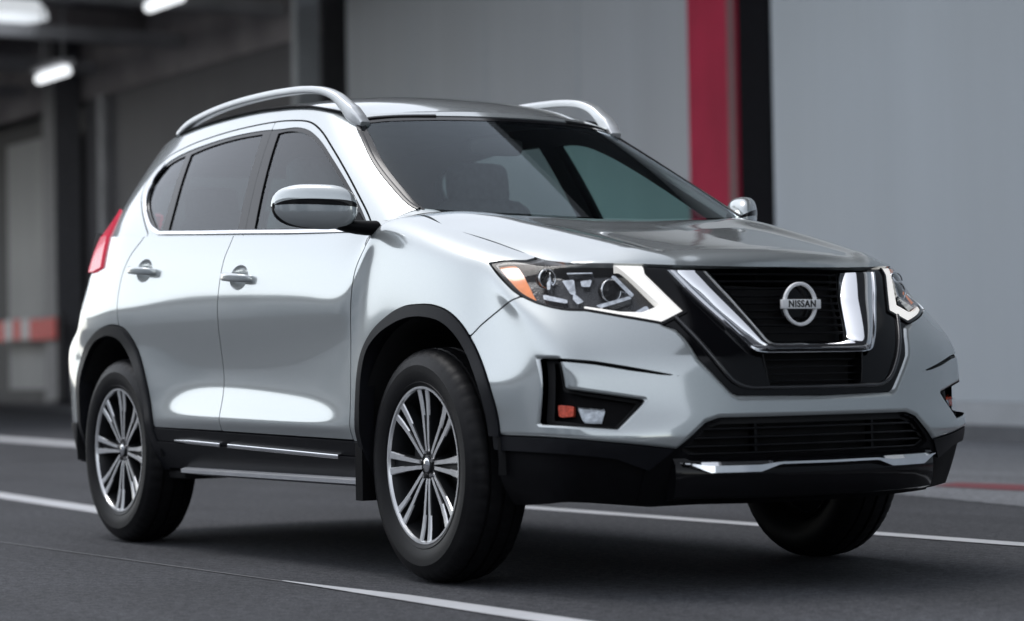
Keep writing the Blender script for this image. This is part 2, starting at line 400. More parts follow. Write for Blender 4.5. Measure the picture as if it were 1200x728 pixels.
def girdle_net():
    fw = [0, .14, .28, .42, .55, .66, .76, .84]
    sx = [.50, .32, .12, -.10, -.28, -.40, -.52, -.80, -1.15, -1.5, -1.85, -2.15, -2.4, -2.6, -2.8, -3.0, -3.17]
    rw = [(.87, -3.31), (.80, -3.45), (.66, -3.53), (.40, -3.58), (.18, -3.60), (0, -3.60)]
    zf = [.27, .34, .42, .50, .58, .67, .77, .87, .96, 1.02, 1.045]
    nv = len(zf); cols = []
    for w in fw:
        col = []
        for j, z in enumerate(zf):
            zz = z+(.02*(w/.84)**2 if j < 3 else 0)
            if j == nv-1: zz = 1.040+.03*(w/.7)**2*(w < .9)
            if j == nv-2: zz = 1.015+.025*(w/.7)**2
            zz = min(zz, 1.085)
            x = front_x(w, min(zz, 1.045))
            ww = w
            if j == nv-1:   # follows the hood's leading edge, then runs up the hood line
                ww, x, zz = HOODLINE(w)
            elif j == nv-2:
                a, b, c_ = HOODLINE(w)
                ww, x, zz = .45*w+.55*a, .5*x+.5*b+.012, .45*zz+.55*c_-.008
            col.append((x, -ww, zz))
        cols.append(col)
    for x0 in sx:
        col = []
        arch = max(np.exp(-((x0-.06)/.58)**2), np.exp(-((x0+2.62)/.45)**2))
        for j in range(nv):
            ku = np.clip((j-4)/4, 0, 1); ku = ku*ku*(3-2*ku)
            x = x0-ku*float(lerp(x0, [-.2, .12, .32, .50], [0, .035, .09, .155]))
            z = SEC_Z[j]; w = SEC_W[j]
            if j > 6:
                z = .84+(z-.84)*(belt_z(x)-.84)/(1.22-.84)
            # the door undercut fades out towards the axles
            fl = float(np.interp(x0, [-2.35, -2.15, -1.85, -1.5, -1.1, -.8, -.60, -.40], [0, .55, .95, 1, .90, .74, .52, 0])); flr = 1-fl
            if j in (3, 4, 5) and x0 < -.42: z -= (.018, .035, .045)[j-3]*float(np.clip((x0+1.7)/1.1, 0, 1))
            if j in (3, 4, 5): w = w*fl+(.922 if j > 3 else .92)*flr
            if j in (6, 7): w = w+.012*arch
            kf = np.clip((x0+.45)/.95, 0, 1)
            if j in (0, 1, 2): z = z*(1-kf)+zf[j]*kf
            if x0 > -.42:
                k = np.clip((x0+.42)/.92, 0, 1); kk = k*k*(3-2*k)
                if j < 7: z = z*(1-kk)+zf[j]*kk
                hw, hz = HOODX(x)
                # widest line of the wing in plan, closing in towards the headlight
                wm = float(curve(x, [-.5, -.2, 0, .15, .25, .36, .50], [.914, .918, .921, .916, .904, .882, .85])) if j > 5 else w
                if j <= 5: wm = min(wm, float(lerp(x, [.1, .35, .5], [.93, .915, .896])))
                if j == nv-1: w, z = hw, hz
                elif j == nv-2: w, z = .64*hw+.36*wm, hz-.018
                elif j == nv-3: w, z = .32*hw+.68*wm, hz-.062
                elif j == nv-4: w, z = wm-.032, hz-.150
                elif j == 7: w = wm-.003-.010*np.clip((x0-.1)/.25, 0, 1)
                elif j == 6: w = wm+.010*np.clip((x0-.1)/.3, 0, 1)
                else: w = wm
            if x < -2.75:
                q = (-2.75-x)/.45
                w -= .022*q*q
                if j > 7: w -= (.02+.012*(j-7))*q
            col.append((x, -w, z))
        cols.append(col)
    zr = [.34, .42, .50, .58, .66, .76, .87, .97, 1.12, 1.25, belt_z(-3.3)]
    off = [.10, .04, .0, -.02, -.03, -.04, -.03, .07, .145, .205, .25]
    for w, x in rw:
        col = []
        for j in range(nv):
            ww = w*(1-.10*(j > 6)*(j-6)/4*(w/.87))
            col.append((x+off[j], -ww, zr[j]))
        cols.append(col)
    return np.array(cols).transpose(1, 0, 2)

HL_X = [-.40, -.30, -.035, .19, .325, .47, .58]
HL_W = [.806, .761, .768, .740, .724, .703, .672]
HL_Z = [1.260, 1.272, 1.208, 1.153, 1.115, 1.074, 1.060]
def HOODX(x):
    return float(curve(x, HL_X, HL_W)), float(curve(x, HL_X, HL_Z))
def HOODLINE(w):
    """top row of the front columns: leading edge for w<=.6, then round the corner"""
    ws = [0, .14, .28, .42, .55, .66, .76, .84]
    W = [0, .14, .28, .42, .54, .625, .668, .692]
    X = [.822, .820, .805, .775, .715, .645, .585, .525]
    Z = [1.040, 1.040, 1.042, 1.046, 1.053, 1.057, 1.060, 1.066]
    return float(lerp(w, ws, W)), float(lerp(w, ws, X)), float(lerp(w, ws, Z))

# ---------- upper girdle: windscreen base centre -> A-pillar -> belt -> rear window base
U_BASE = [(-.05, 0, 1.262), (-.09, .22, 1.268), (-.19, .48, 1.283), (-.27, .63, 1.292), (-.33, .712, 1.298), (-.40, .800, 1.262), (-.52, .852, 1.213), (-.75, .858, 1.224),
          (-1.1, .858, 1.2435), (-1.5, .857, 1.2655), (-1.9, .856, 1.2875), (-2.3, .852, 1.3095), (-2.65, .838, 1.329), (-2.95, .815, 1.3455), (-3.13, .765, 1.357), (-3.23, .67, 1.36), (-3.31, .45, 1.36), (-3.34, .2, 1.36), (-3.34, 0, 1.36)]
U_TOP = [(-.93, 0, 1.728), (-.945, .2, 1.728), (-.99, .40, 1.722), (-1.03, .50, 1.715), (-1.065, .558, 1.708), (-1.12, .592, 1.716), (-1.22, .605, 1.745), (-1.36, .610, 1.772),
         (-1.55, .614, 1.790), (-1.8, .615, 1.804), (-2.05, .615, 1.807), (-2.3, .613, 1.803), (-2.55, .608, 1.793), (-2.78, .594, 1.775), (-2.93, .565, 1.755), (-3.02, .49, 1.745), (-3.07, .32, 1.74), (-3.09, .14, 1.74), (-3.09, 0, 1.74)]
def upper_net():
    a = np.array(U_BASE); b = np.array(U_TOP); rows = []
    n = len(a)
    for v, bul in ((0, 0), (.2, .010), (.4, .017), (.6, .019), (.78, .015), (.92, .008), (1, 0)):
        p = a*(1-v)+b*v
        # outward direction in plan
        t = np.gradient(p, axis=0); nrm = np.stack([t[:, 1], -t[:, 0]], 1)
        nrm /= np.linalg.norm(nrm, axis=1)[:, None]+1e-9
        side = np.where((np.arange(n) > 5) & (np.arange(n) < 14), 1.0, 0.55)
        p[:, :2] += nrm*(bul*side)[:, None]
        p[0, 1] = 0; p[-1, 1] = 0
        rows.append(p)
    R = np.array(rows); R[..., 1] *= -1
    return R

def coons(front, side, rear, centre, ns, nt, bump=None):
    """front(t), rear(t): centre->edge; side(s), centre(s): front->rear. returns grid [nt, ns, 3]"""
    s = np.linspace(0, 1, ns); t = np.linspace(0, 1, nt)
    F = front(t); Rr = rear(t); S = side(s); Ce = centre(s)
    T = t[:, None, None]; Sg = s[None, :, None]
    Tz = T**2
    tt = np.concatenate([np.broadcast_to(T, (nt, 1, 2)), Tz], 2)
    A = (1-tt)*Ce[None]+tt*S[None]
    B = (1-Sg)*F[:, None]+Sg*Rr[:, None]
    Cc = (1-Sg)*((1-tt)*F[0]+tt*F[-1])+Sg*((1-tt)*Rr[0]+tt*Rr[-1])
    P = A+B-Cc
    if bump is not None: P = bump(P)
    return P

def polycurve(P):
    P = np.array(P, float); d = np.r_[0, np.cumsum(np.linalg.norm(np.diff(P, axis=0), axis=1))]; d /= d[-1]
    return lambda t: np.stack([curve(t, d, P[:, k]) for k in range(3)], 1)

def hood_grid(ns=150, nt=100):
    ws = np.linspace(0, .655, 14)
    W = [HOODLINE(w) for w in np.linspace(0, .76, 14)]
    front = polycurve([(x, -w, z) for w, x, z in W])
    sx = np.linspace(.595, -.325, 16)
    side = polycurve([(x, -HOODX(x)[0], HOODX(x)[1]) for x in sx])
    front_end = front(np.array([1.0]))[0]
    side_pts = side(np.linspace(0, 1, 30)); side_pts[0] = front_end; side = polycurve(side_pts)
    rear = polycurve([(-.045, 0, 1.252), (-.088, -.22, 1.258), (-.19, -.48, 1.273), (-.268, -.63, 1.285), side_pts[-1]])
    cx = [.822, .818, .800, .765, .70, .60, .45, .25,   .05, -.045]
    cz = [1.040, 1.062, 1.085, 1.102, 1.118, 1.138, 1.166, 1.203, 1.238, 1.252]
    cp = polycurve([(x, 0, z) for x, z in zip(cx, cz)])
    def bump(P):
        x = P[..., 0]; w = -P[..., 1]; nt_, ns_ = x.shape
        s = np.linspace(0, 1, ns_)[None]; t = np.linspace(0, 1, nt_)[:, None]
        fade = np.clip(s/.12, 0, 1)*np.clip((1-s)/.30, 0, 1); fade = fade*fade*(3-2*fade)
        c0 = .62+.10*s       # ridge line across the bonnet
        r = np.exp(-((t-c0)/.10)**2)*.012+np.where(t < c0, -.004*np.clip((c0-t)/.12, 0, 1), 0)
        nose = np.clip(1-s/.10, 0, 1)*np.clip(s/.02, 0, 1)
        P[..., 2] += fade*r+.0*nose
        # keep the nose face upright out to the corner
        return P
    # concentrate samples at the nose
    return coons(front, side, rear, cp, ns, nt, bump)

def roof_grid(ns=140, nt=60):
    b = np.array(U_TOP); b[:, 1] *= -1
    front = polycurve(b[:5]); side = polycurve(b[4:15]); rear = polycurve(b[14:][::-1])
    cx = [-.93, -1.0, -1.12, -1.3, -1.6, -1.9, -2.3, -2.7, -3.0, -3.09]
    cz = [1.728, 1.752, 1.787, 1.824, 1.857, 1.868, 1.865, 1.840, 1.785, 1.74]
    return coons(front, side, rear, polycurve([(x, 0, z) for x, z in zip(cx, cz)]), ns, nt)

def grids(h=.009):
    N = girdle_net(); G = surf(N, params(N, 1, h), params(N, 0, h))
    M = upper_net(); pv = params(M, 0, h); U = surf(M, params(M, 1, h), pv)
    # seat the upper girdle's foot exactly on the lower one's top edge along the flank
    top = G[-1]; sel = (top[:, 0] < -.25) & (top[:, 0] > -3.2); o = np.argsort(top[sel, 0]); tx = top[sel][o]
    b = U[0]; w = np.clip((-.345-b[:, 0])/.06, 0, 1)*np.clip((b[:, 0]+3.18)/.1, 0, 1)
    d = np.stack([np.interp(b[:, 0], tx[:, 0], tx[:, k]) for k in range(3)], 1)-b
    d[:, 2] -= .001; d *= w[:, None]
    f = np.clip(1-np.linspace(0, 1, len(pv))/.30, 0, 1)**2
    U = U+d[None]*f[:, None, None]
    return dict(G=G, U=U, H=hood_grid(), R=roof_grid())
# ---- SURF END
# ================================================================== THE SETTING
def asphalt(name, base, patch=.25):
    m = bpy.data.materials.new(name); m.use_nodes = True; nt = m.node_tree; b = nt.nodes['Principled BSDF']; L = nt.links
    tc = nt.nodes.new('ShaderNodeTexCoord')
    def noise(scale, detail=4, rough=.6, vec=None):
        n = nt.nodes.new('ShaderNodeTexNoise'); n.inputs['Scale'].default_value = scale; n.inputs['Detail'].default_value = detail; n.inputs['Roughness'].default_value = rough
        L.new(vec or tc.outputs['Object'], n.inputs['Vector']); return n
    mp = nt.nodes.new('ShaderNodeMapping'); mp.inputs['Scale'].default_value = (.06, 1, 1); L.new(tc.outputs['Object'], mp.inputs['Vector'])
    fine = noise(120, 2, .8); mid = noise(26, 5, .8); big = noise(.7, 5, .6); streak = noise(1.6, 5, .6, mp.outputs[0])
    vor = nt.nodes.new('ShaderNodeTexVoronoi'); vor.inputs['Scale'].default_value = 95; L.new(tc.outputs['Object'], vor.inputs['Vector'])
    def rng(src, lo, hi, f0=.3, f1=.7):
        r = nt.nodes.new('ShaderNodeMapRange'); r.inputs['From Min'].default_value = f0; r.inputs['From Max'].default_value = f1
        r.inputs['To Min'].default_value = lo; r.inputs['To Max'].default_value = hi; L.new(src, r.inputs['Value']); return r.outputs[0]
    def mul(a, c):
        q = nt.nodes.new('ShaderNodeMath'); q.operation = 'MULTIPLY'; L.new(a, q.inputs[0]); L.new(c, q.inputs[1]); return q.outputs[0]
    v = mul(mul(rng(fine.outputs['Fac'], .35, 1.75), rng(mid.outputs['Fac'], .40, 1.65)), mul(rng(big.outputs['Fac'], 1-patch, 1+patch), rng(streak.outputs['Fac'], .84, 1.16)))
    v = mul(v, rng(vor.outputs['Distance'], .85, 1.25, 0, .6))
    mx = nt.nodes.new('ShaderNodeMix'); mx.data_type = 'RGBA'; mx.blend_type = 'MULTIPLY'; mx.inputs[0].default_value = 1; mx.inputs[6].default_value = (*base, 1)
    cb_ = nt.nodes.new('ShaderNodeCombineColor'); [L.new(v, cb_.inputs[i]) for i in range(3)]; L.new(cb_.outputs[0], mx.inputs[7]); L.new(mx.outputs[2], b.inputs['Base Color'])
    L.new(rng(big.outputs['Fac'], .72, .88), b.inputs['Roughness']); b.inputs['Specular IOR Level'].default_value = .14
    bp = nt.nodes.new('ShaderNodeBump'); bp.inputs['Strength'].default_value = .55; bp.inputs['Distance'].default_value = .004
    L.new(mul(fine.outputs['Fac'], rng(mid.outputs['Fac'], .6, 1.3)), bp.inputs['Height']); L.new(bp.outputs[0], b.inputs['Normal'])
    return m
ASPH = asphalt('asphalt', (.048, .0495, .0545))
CONC = asphalt('concrete_apron', (.13, .135, .145), .12)
def paint_mat(name, colr, wear=.5):
    m = mat(name, colr, .55, noise=.10, nscale=3); nt = m.node_tree; b = nt.nodes['Principled BSDF']; L = nt.links
    tc = nt.nodes.new('ShaderNodeTexCoord'); n = nt.nodes.new('ShaderNodeTexNoise'); n.inputs['Scale'].default_value = 26; n.inputs['Detail'].default_value = 8; n.inputs['Roughness'].default_value = .75
    L.new(tc.outputs['Object'], n.inputs['Vector'])
    r = nt.nodes.new('ShaderNodeMapRange'); r.inputs['From Min'].default_value = .60; r.inputs['From Max'].default_value = .72; r.inputs['To Max'].default_value = wear; L.new(n.outputs['Fac'], r.inputs['Value'])
    src = b.inputs['Base Color'].links[0].from_socket
    mx = nt.nodes.new('ShaderNodeMix'); mx.data_type = 'RGBA'; L.new(r.outputs[0], mx.inputs[0]); L.new(src, mx.inputs[6]); mx.inputs[7].default_value = (.08, .08, .085, 1); L.new(mx.outputs[2], b.inputs['Base Color'])
    return m
WHITE = paint_mat('road_paint_white', (.52, .53, .55), .6); REDP = paint_mat('road_paint_red', (.15, .018, .026), .5)

def sheet(name, pts, z, m):
    bm = bmesh.new(); bm.faces.new([bm.verts.new((p[0], p[1], z)) for p in pts]); o = bm_obj(name, bm, m, smooth=False); return tag(o, kind='structure')
sheet('ground', [(-700, -700), (700, -700), (700, 700), (-700, 700)], 0, ASPH)
def line(pts, wid, m=WHITE, name='lane_line', z=.004):
    """painted line along points; width may vary along it"""
    P = np.array(pts, float); n = len(P); w = np.broadcast_to(np.asarray(wid, float), (n,))
    t = np.gradient(P, axis=0); t /= np.linalg.norm(t, axis=1)[:, None]; s = np.stack([-t[:, 1], t[:, 0]], 1)
    bm = bmesh.new(); a = [bm.verts.new((*(p+q*v/2), z)) for p, q, v in zip(P, s, w)]; b_ = [bm.verts.new((*(p-q*v/2), z)) for p, q, v in zip(P, s, w)]
    for i in range(n-1): bm.faces.new((a[i], a[i+1], b_[i+1], b_[i]))
    return tag(bm_obj(name, bm, m, smooth=False), kind='structure')
line([(-.42, -1.232), (-.1, -1.222), (.35, -1.207), (1.0, -1.212), (9, -1.21)], [.012, .045, .10, .12, .12])
line([(-3.9, 1.70), (-3.4, 1.70), (1.0, 1.70), (12, 1.72)], .13)
line([(-13, .64), (-9.2, .315), (-5.16, -.035), (-4.75, -.07)], .19)
line([(-35, 6.4), (-21, 5.0), (-17.5, 4.65), (-9, 3.8)], .5)
sheet('kerb_line', [(-3.50, 4.46), (-2.9, 4.40), (2, 4.60), (2, 5.45), (-3.65, 4.80)], .008, REDP)
# faint joint in the asphalt
line([(-9, -1.42), (-3.5, -1.32), (-.42, -1.236)], .010, mat('joint_tar', (.13, .13, .135), .6, noise=.2), 'asphalt_joint', .0035)

# ---- grey hall with the red pillar: a plane of its own, s runs along it to the left, n behind it
W0 = np.array([-9.086, 10.127]); WD = np.array([-.967, .254]); WD /= np.linalg.norm(WD); WN = np.array([WD[1], -WD[0]])*-1
if WN[1] < 0: WN = -WN
WROT = math.atan2(WD[1], WD[0])
def ribbed(name, colr, rib=0, rough=.5, seams=0, k=.06):
    """sheet-metal cladding: faint vertical seams and weathering; object x runs along the wall"""
    m = mat(name, colr, rough, noise=k, nscale=.35, rough_noise=.06); nt = m.node_tree; b = nt.nodes['Principled BSDF']; L = nt.links
    tc = nt.nodes.new('ShaderNodeTexCoord')
    w = nt.nodes.new('ShaderNodeTexWave'); w.wave_type = 'BANDS'; w.bands_direction = 'X'; w.inputs['Scale'].default_value = rib; w.inputs['Distortion'].default_value = 0
    L.new(tc.outputs['Object'], w.inputs['Vector'])
    bp = nt.nodes.new('ShaderNodeBump'); bp.inputs['Strength'].default_value = .15; bp.inputs['Distance'].default_value = .02
    L.new(w.outputs['Fac'], bp.inputs['Height']); L.new(bp.outputs[0], b.inputs['Normal'])
    mp = nt.nodes.new('ShaderNodeMapping'); mp.inputs['Scale'].default_value = (1.2, 1.2, .05); L.new(tc.outputs['Object'], mp.inputs['Vector'])
    n = nt.nodes.new('ShaderNodeTexNoise'); n.inputs['Scale'].default_value = 1; n.inputs['Detail'].default_value = 5; L.new(mp.outputs[0], n.inputs['Vector'])
    r = nt.nodes.new('ShaderNodeMapRange'); r.inputs['From Min'].default_value = .3; r.inputs['From Max'].default_value = .7; r.inputs['To Min'].default_value = .95; r.inputs['To Max'].default_value = 1.05; L.new(n.outputs['Fac'], r.inputs['Value'])
    src = b.inputs['Base Color'].links[0].from_socket
    mx = nt.nodes.new('ShaderNodeMix'); mx.data_type = 'RGBA'; mx.blend_type = 'MULTIPLY'; mx.inputs[0].default_value = 1; L.new(src, mx.inputs[6]); L.new(r.outputs[0], mx.inputs[7]); L.new(mx.outputs[2], b.inputs['Base Color'])
    return m
CLAD = ribbed('grey_cladding', (.40, .44, .475), .55)
CLAD2 = ribbed('grey_cladding_dull', (.30, .32, .345), .55)
REDC = mat('red_painted_steel', (.36, .014, .048), .6, noise=.12, nscale=1.2, spec=.1)
DSTEEL = mat('dark_steel', (.03, .03, .034), .6, noise=.2, nscale=2)
PIERM = mat('black_pier', (.006, .006, .008), .8, noise=.2, spec=.05)
GSTEEL = mat('grey_painted_steel', (.34, .36, .38), .5, noise=.1, nscale=2)
PLINTH = mat('dark_plinth', (.10, .105, .115), .7, noise=.2, nscale=2)
SOFFIT = mat('dark_soffit', (.34, .315, .32), .8, noise=.3, nscale=.6)
BEAMM = mat('beam_steel', (.45, .45, .47), .6, noise=.2, nscale=1)
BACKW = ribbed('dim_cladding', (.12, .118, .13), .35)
DOORM = ribbed('pale_door_sheet', (.30, .305, .31), .8)

hall = tag(empty('hall', (W0[0], W0[1], 0), WROT), 'grey metal-clad hall with a red pillar and a dark pier behind the bonnet', 'building')
def hall_part(name, boxes, m, parent=hall, bevel=0):
    """boxes (s0, s1, n0, n1, z0, z1) in the hall's own frame; local y points to the viewer when negative n"""
    bm = bmesh.new(); sgn = 1 if (math.cos(WROT)*WN[1]-math.sin(WROT)*WN[0]) > 0 else -1
    for s0, s1, n0, n1, z0, z1 in boxes:
        box(bm, ((s0+s1)/2, sgn*(n0+n1)/2, (z0+z1)/2), (s1-s0, abs(n1-n0), z1-z0), bevel=bevel)
    return bm_obj(name, bm, m, parent, smooth=False)
hall_part('wall', [(-40, 4.80, 0, .3, .363, 8.6)], CLAD)
hall_part('wall_bay', [(7.30, 25.6, 0, .3, .152, 8.6)], CLAD2)
hall_part('plinth', [(-40, 25.6, -.06, .28, 0, .15)], PLINTH)
hall_part('base_band', [(-40, 4.80, -.03, .28, .152, .36)], mat('pale_band', (.36, .38, .40), .6, noise=.1, nscale=2))
hall_part('dark_pier', [(4.82, 5.70, -.02, .6, 0, 8.6)], PIERM)
hall_part('red_pillar', [(5.72, 7.26, -.04, .5, 0, 8.6)], REDC, bevel=.01)
hall_part('pillar_edge', [(5.74, 5.98, -.052, -.043, 0, 8.6)], mat('deep_red_steel', (.10, .012, .022), .5, noise=.15))
hall_part('corner_recess', [(25.6, 27.6, .9, 1.2, 0, 8.6)], DSTEEL)
hall_part('wall_end', [(27.6, 27.9, .0, 12, 0, 8.6)], DSTEEL)
SEAM = mat('panel_joint', (.33, .36, .39), .6, noise=.1)
for sj in (11.5, 16, 20.5): hall_part('panel_joint', [(sj, sj+.09, -.006, -.001, .16, 8.5)], SEAM)
hall_part('bonnet_bounce_band', [(-14, 8.4, -.05, -.002, 5.5, 8.40), (8.402, 13, -.05, -.002, 6.4, 8.40)], mat('bounce_white', (.80, .81, .82), .5, noise=.05, nscale=.6))  # white band added above the frame to brighten what the bonnet reflects
hall_part('added_canopy', [(-24, 26, -4.3, -.01, 8.45, 8.85)], mat('added_canopy_dark', (.12, .12, .125), .7, noise=.15))  # unseen slab added to darken the far part of the windscreen's reflection
hall_part('roof', [(-40, 28, .3, 14, 8.6, 9.0)], SOFFIT)
# apron in front of the hall
ap = [W0+WD*s-WN*n for s, n in ((-40, 0), (60, 0), (60, 4.6), (-40, 4.6))]
sheet('pavement', ap, .004, CONC)

# ---- open bay to the left: dark loading hall parallel to the car
BY = 21.2
shed = tag(empty('loading_hall', (-55, BY, 0)), 'dim open loading hall with dark ceiling beams at the left edge', 'building')
def shed_part(name, boxes, m, bevel=0, parent=shed):
    bm = bmesh.new()
    for x0, x1, y0, y1, z0, z1 in boxes: box(bm, ((x0+x1)/2+55, (y0+y1)/2-BY, (z0+z1)/2), (x1-x0, y1-y0, z1-z0), bevel=bevel)
    return bm_obj(name, bm, m, parent, smooth=False)
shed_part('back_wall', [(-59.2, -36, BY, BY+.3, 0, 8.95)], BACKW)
shed_part('end_wall', [(-110, -59.2, BY+.6, BY+.9, 0, 12)], DSTEEL)
shed_part('sheet_door', [(-66.0, -60.55, BY+.02, BY+.2, .42, 8.2)], DOORM)
shed_part('door_sill', [(-70, -36, BY-.12, BY-.02, 0, .42)], DSTEEL)
shed_part('lintel', [(-110, -36, BY-.05, BY+.25, 8.96, 11.6)], SOFFIT)
shed_part('ceiling', [(-120, -30, -1, BY+1, 11.6, 11.9)], SOFFIT)
for yy in (3.5, 8.5, 13.5, 18.5): shed_part('beam', [(-120, -31, yy, yy+.35, 10.9, 11.58)], BEAMM)
for xx in (-40, -46, -52.2, -58.4, -64.6, -72, -80): shed_part('cross_beam', [(xx, xx+.35, -1, BY-.06, 9.62, 9.98)], BEAMM)
for xx in (-43, -55.3): shed_part('ceiling_duct', [(xx, xx+.8, 2, BY-.1, 10.3, 10.9)], SOFFIT)
shed_part('steel_column', [(-60.35, -59.35, BY-.9, BY-.1, 0, 11.5)], mat('slate_column', (.16, .16, .175), .5, noise=.15))
shed_part('wall_post', [(-57.6, -57.2, BY-.25, BY-.02, 0, 8.9)], BEAMM)
# pale column at the corner of the grey hall
c0 = W0+WD*28.0-WN*.3
pc = tag(empty('column', (c0[0], c0[1], 0), WROT), 'pale grey steel column rising behind the roof of the silver car', 'column')
bm = bmesh.new(); box(bm, (0, 0, 6), (.50, .50, 12), bevel=.03); bm_obj('column_shaft', bm, GSTEEL, pc, smooth=False)
bm = bmesh.new(); box(bm, (0, 0, .12), (.8, .8, .24)); bm_obj('column_base', bm, PLINTH, pc, smooth=False)

# ---- tube lamps and a bell lamp under the dark ceiling
LAMP = mat('lit_tube', (.9, .9, .9), .4, emit=(.93, .97, 1, .75), noise=.01)
def tube_light(x, y, zz, ln, label, rz=0):
    t = tag(empty('ceiling_light', (x, y, zz), rz), label, 'light', 'tube lights under the dark ceiling')
    bm = bmesh.new(); box(bm, (0, 0, 0), (ln, .25, .24), bevel=.10); bm_obj('diffuser', bm, LAMP, t)
    bm = bmesh.new(); box(bm, (0, 0, .22), (ln*1.02, .40, .12), bevel=.02); bm_obj('housing', bm, BEAMM, t, smooth=False)
    for k in (-1, 1):
        bm = bmesh.new(); box(bm, (k*ln*.35, 0, 1.0), (.03, .03, 1.5)); bm_obj('hanger', bm, BEAMM, t, smooth=False)
tube_light(-48.06, 16, 8.16, 2.0, 'lit tube light left of the slate column below the ceiling', 0)
tube_light(-41.2, 16, 8.98, 1.9, 'lit tube light at the top edge above the back wall', 0)
bl = tag(empty('bell_lamp', (-51.3, 16.0, 10.25)), 'large round white lamp in the top left corner', 'light')
bell = [(0, .55), (.35, .5), (.75, .25), (1.0, -.05), (1.05, -.25), (.98, -.25), (.9, -.05), (0, .15)]
bm = lathe_y([(r, y_) for r, y_ in bell], 40); bmesh.ops.rotate(bm, cent=(0, 0, 0), matrix=Matrix.Rotation(R(90), 3, 'X'), verts=bm.verts[:]); bm_obj('shade', bm, mat('white_enamel', (.75, .77, .78), .3, noise=.03, emit=(.9, .95, 1, .35)), bl)
bm = bmesh.new(); box(bm, (0, 0, 1.7), (.06, .06, 2.4)); bm_obj('stem', bm, BEAMM, bl, smooth=False)

# ---- red and white tape barrier in front of the sheet door
tb = tag(empty('tape_barrier', (-61, 20, 0)), 'red and white striped tape barrier in front of the pale sheet door', 'barrier')
TAPEW = mat('tape_white', (.72, .70, .70), .5, noise=.05); TAPER = mat('tape_red', (.75, .030, .022), .5, noise=.08)
for k in range(13):
    bm = bmesh.new(); box(bm, (-6.6+k*.72, 0, 2.22+.02*math.sin(k)), (.72 if k % 2 else .72, .06, .62)); bm_obj('tape_panel', bm, TAPER if k % 2 == 0 or k > 9 else TAPEW, tb, smooth=False)
for xx in (-7, 2.9):
    bm = bmesh.new(); box(bm, (xx, 0, 1.3), (.14, .14, 2.6), bevel=.02); box(bm, (xx, 0, .06), (.7, .7, .12), bevel=.03); bm_obj('post', bm, DSTEEL, tb, smooth=False)

# ---- long pale hall added out of view, for the doors to reflect
opp = tag(empty('unseen_facing_hall', (-10, -21, 0)), 'unseen long low pale hall added across the road for the door reflections of the silver car', 'building')
bm = bmesh.new(); box(bm, (0, 0, 2.7), (150, 3, 5.4)); bm_obj('wall', bm, ribbed('added_hall_pale', (.74, .76, .78), .2), opp, smooth=False)
bm = bmesh.new(); box(bm, (0, .2, 5.75), (151, 4, .7)); bm_obj('parapet', bm, PLINTH, opp, smooth=False)
for k in range(18):
    bm = bmesh.new(); box(bm, (-68+k*8, 1.52, 2.0), (4.6, .06, 4.0)); bm_obj('roller_door', bm, CLAD, opp, smooth=False)
# ================================================================== THE CAR (x forward, right flank at -y, tyres on z = 0)
car = tag(empty('suv', (-1.35, 0, 0)), 'silver mid-size SUV with black wheel arch trim and chrome V grille standing on the asphalt', 'car')
def P_(o):                                     # car parts are modelled in world space
    o.matrix_parent_inverse = Matrix.Translation((1.35, 0, 0)); return o
def part(name, m, material, parent=None):
    o = to_obj(name, m, material, parent or car)
    if parent is None: P_(o)
    return o
def bpart(name, bm, material, parent=None, **k):
    o = bm_obj(name, bm, material, parent or car, **k)
    if parent is None: P_(o)
    return o
def mpart(o, parent=None):
    """the mirrored twin of a part on the other flank"""
    c = link_mesh(o.name.split('.')[0], mirror_mesh(o.data, o.name.split('.')[0]), parent or car)
    if parent is None: P_(c)
    return c

GR = grids(.0085)
G = grid_tm(GR['G'], flip=True); U = grid_tm(GR['U'], flip=True); H = grid_tm(GR['H']); RF = grid_tm(GR['R'])
xz = lambda m: m.V[:, [0, 2]]
yz = lambda m: np.stack([-m.V[:, 1], m.V[:, 2]], 1)      # (w, z)
GAP = .0032

# ---- outlines, metres: side view (x, z)
arch_f_out = cat([(-.455, .20)], spl([(-.452, .45), (-.445, .60), (-.428, .72), (-.400, .79), (-.335, .857), (-.234, .908), (-.12, .939), (-.013, .944), (.087, .938), (.179, .913), (.25, .873), (.31, .821), (.372, .757), (.437, .675), (.480, .585), (.500, .468)]), [(.512, .2)])
arch_f_in = cat([(-.412, .20)], spl([(-.410, .45), (-.400, .60), (-.380, .72), (-.345, .795), (-.274, .846), (-.173, .882), (-.063, .902), (.058, .900), (.155, .880), (.226, .844), (.290, .792), (.347, .730), (.399, .662), (.437, .575), (.458, .468)]), [(.472, .2)])
arch_r_out = cat([(-3.135, .20)], spl([(-3.145, .45), (-3.165, .62), (-3.160, .74), (-3.107, .835), (-2.964, .905), (-2.80, .939), (-2.682, .944), (-2.557, .919), (-2.465, .855), (-2.383, .762), (-2.309, .637), (-2.265, .52), (-2.255, .40)]), [(-2.25, .2)])
arch_r_in = cat([(-3.09, .20)], spl([(-3.10, .45), (-3.105, .62), (-3.092, .73), (-3.045, .805), (-2.95, .865), (-2.82, .895), (-2.72, .899), (-2.61, .875), (-2.51, .806), (-2.425, .714), (-2.35, .60), (-2.318, .486), (-2.31, .40)]), [(-2.30, .2)])
seam_front = spl([(-.40, 1.24), (-.43, 1.17), (-.478, 1.09), (-.497, .97), (-.503, .80), (-.496, .62), (-.492, .40)])
seam_mid = spl([(-1.575, 1.35), (-1.590, 1.245), (-1.617, 1.17), (-1.628, 1.08), (-1.630, .95), (-1.627, .80), (-1.602, .61), (-1.575, .40)])
seam_rear = spl([(-2.44, 1.36), (-2.503, 1.303), (-2.587, 1.240), (-2.645, 1.165), (-2.658, 1.08), (-2.645, .99), (-2.625, .93)])
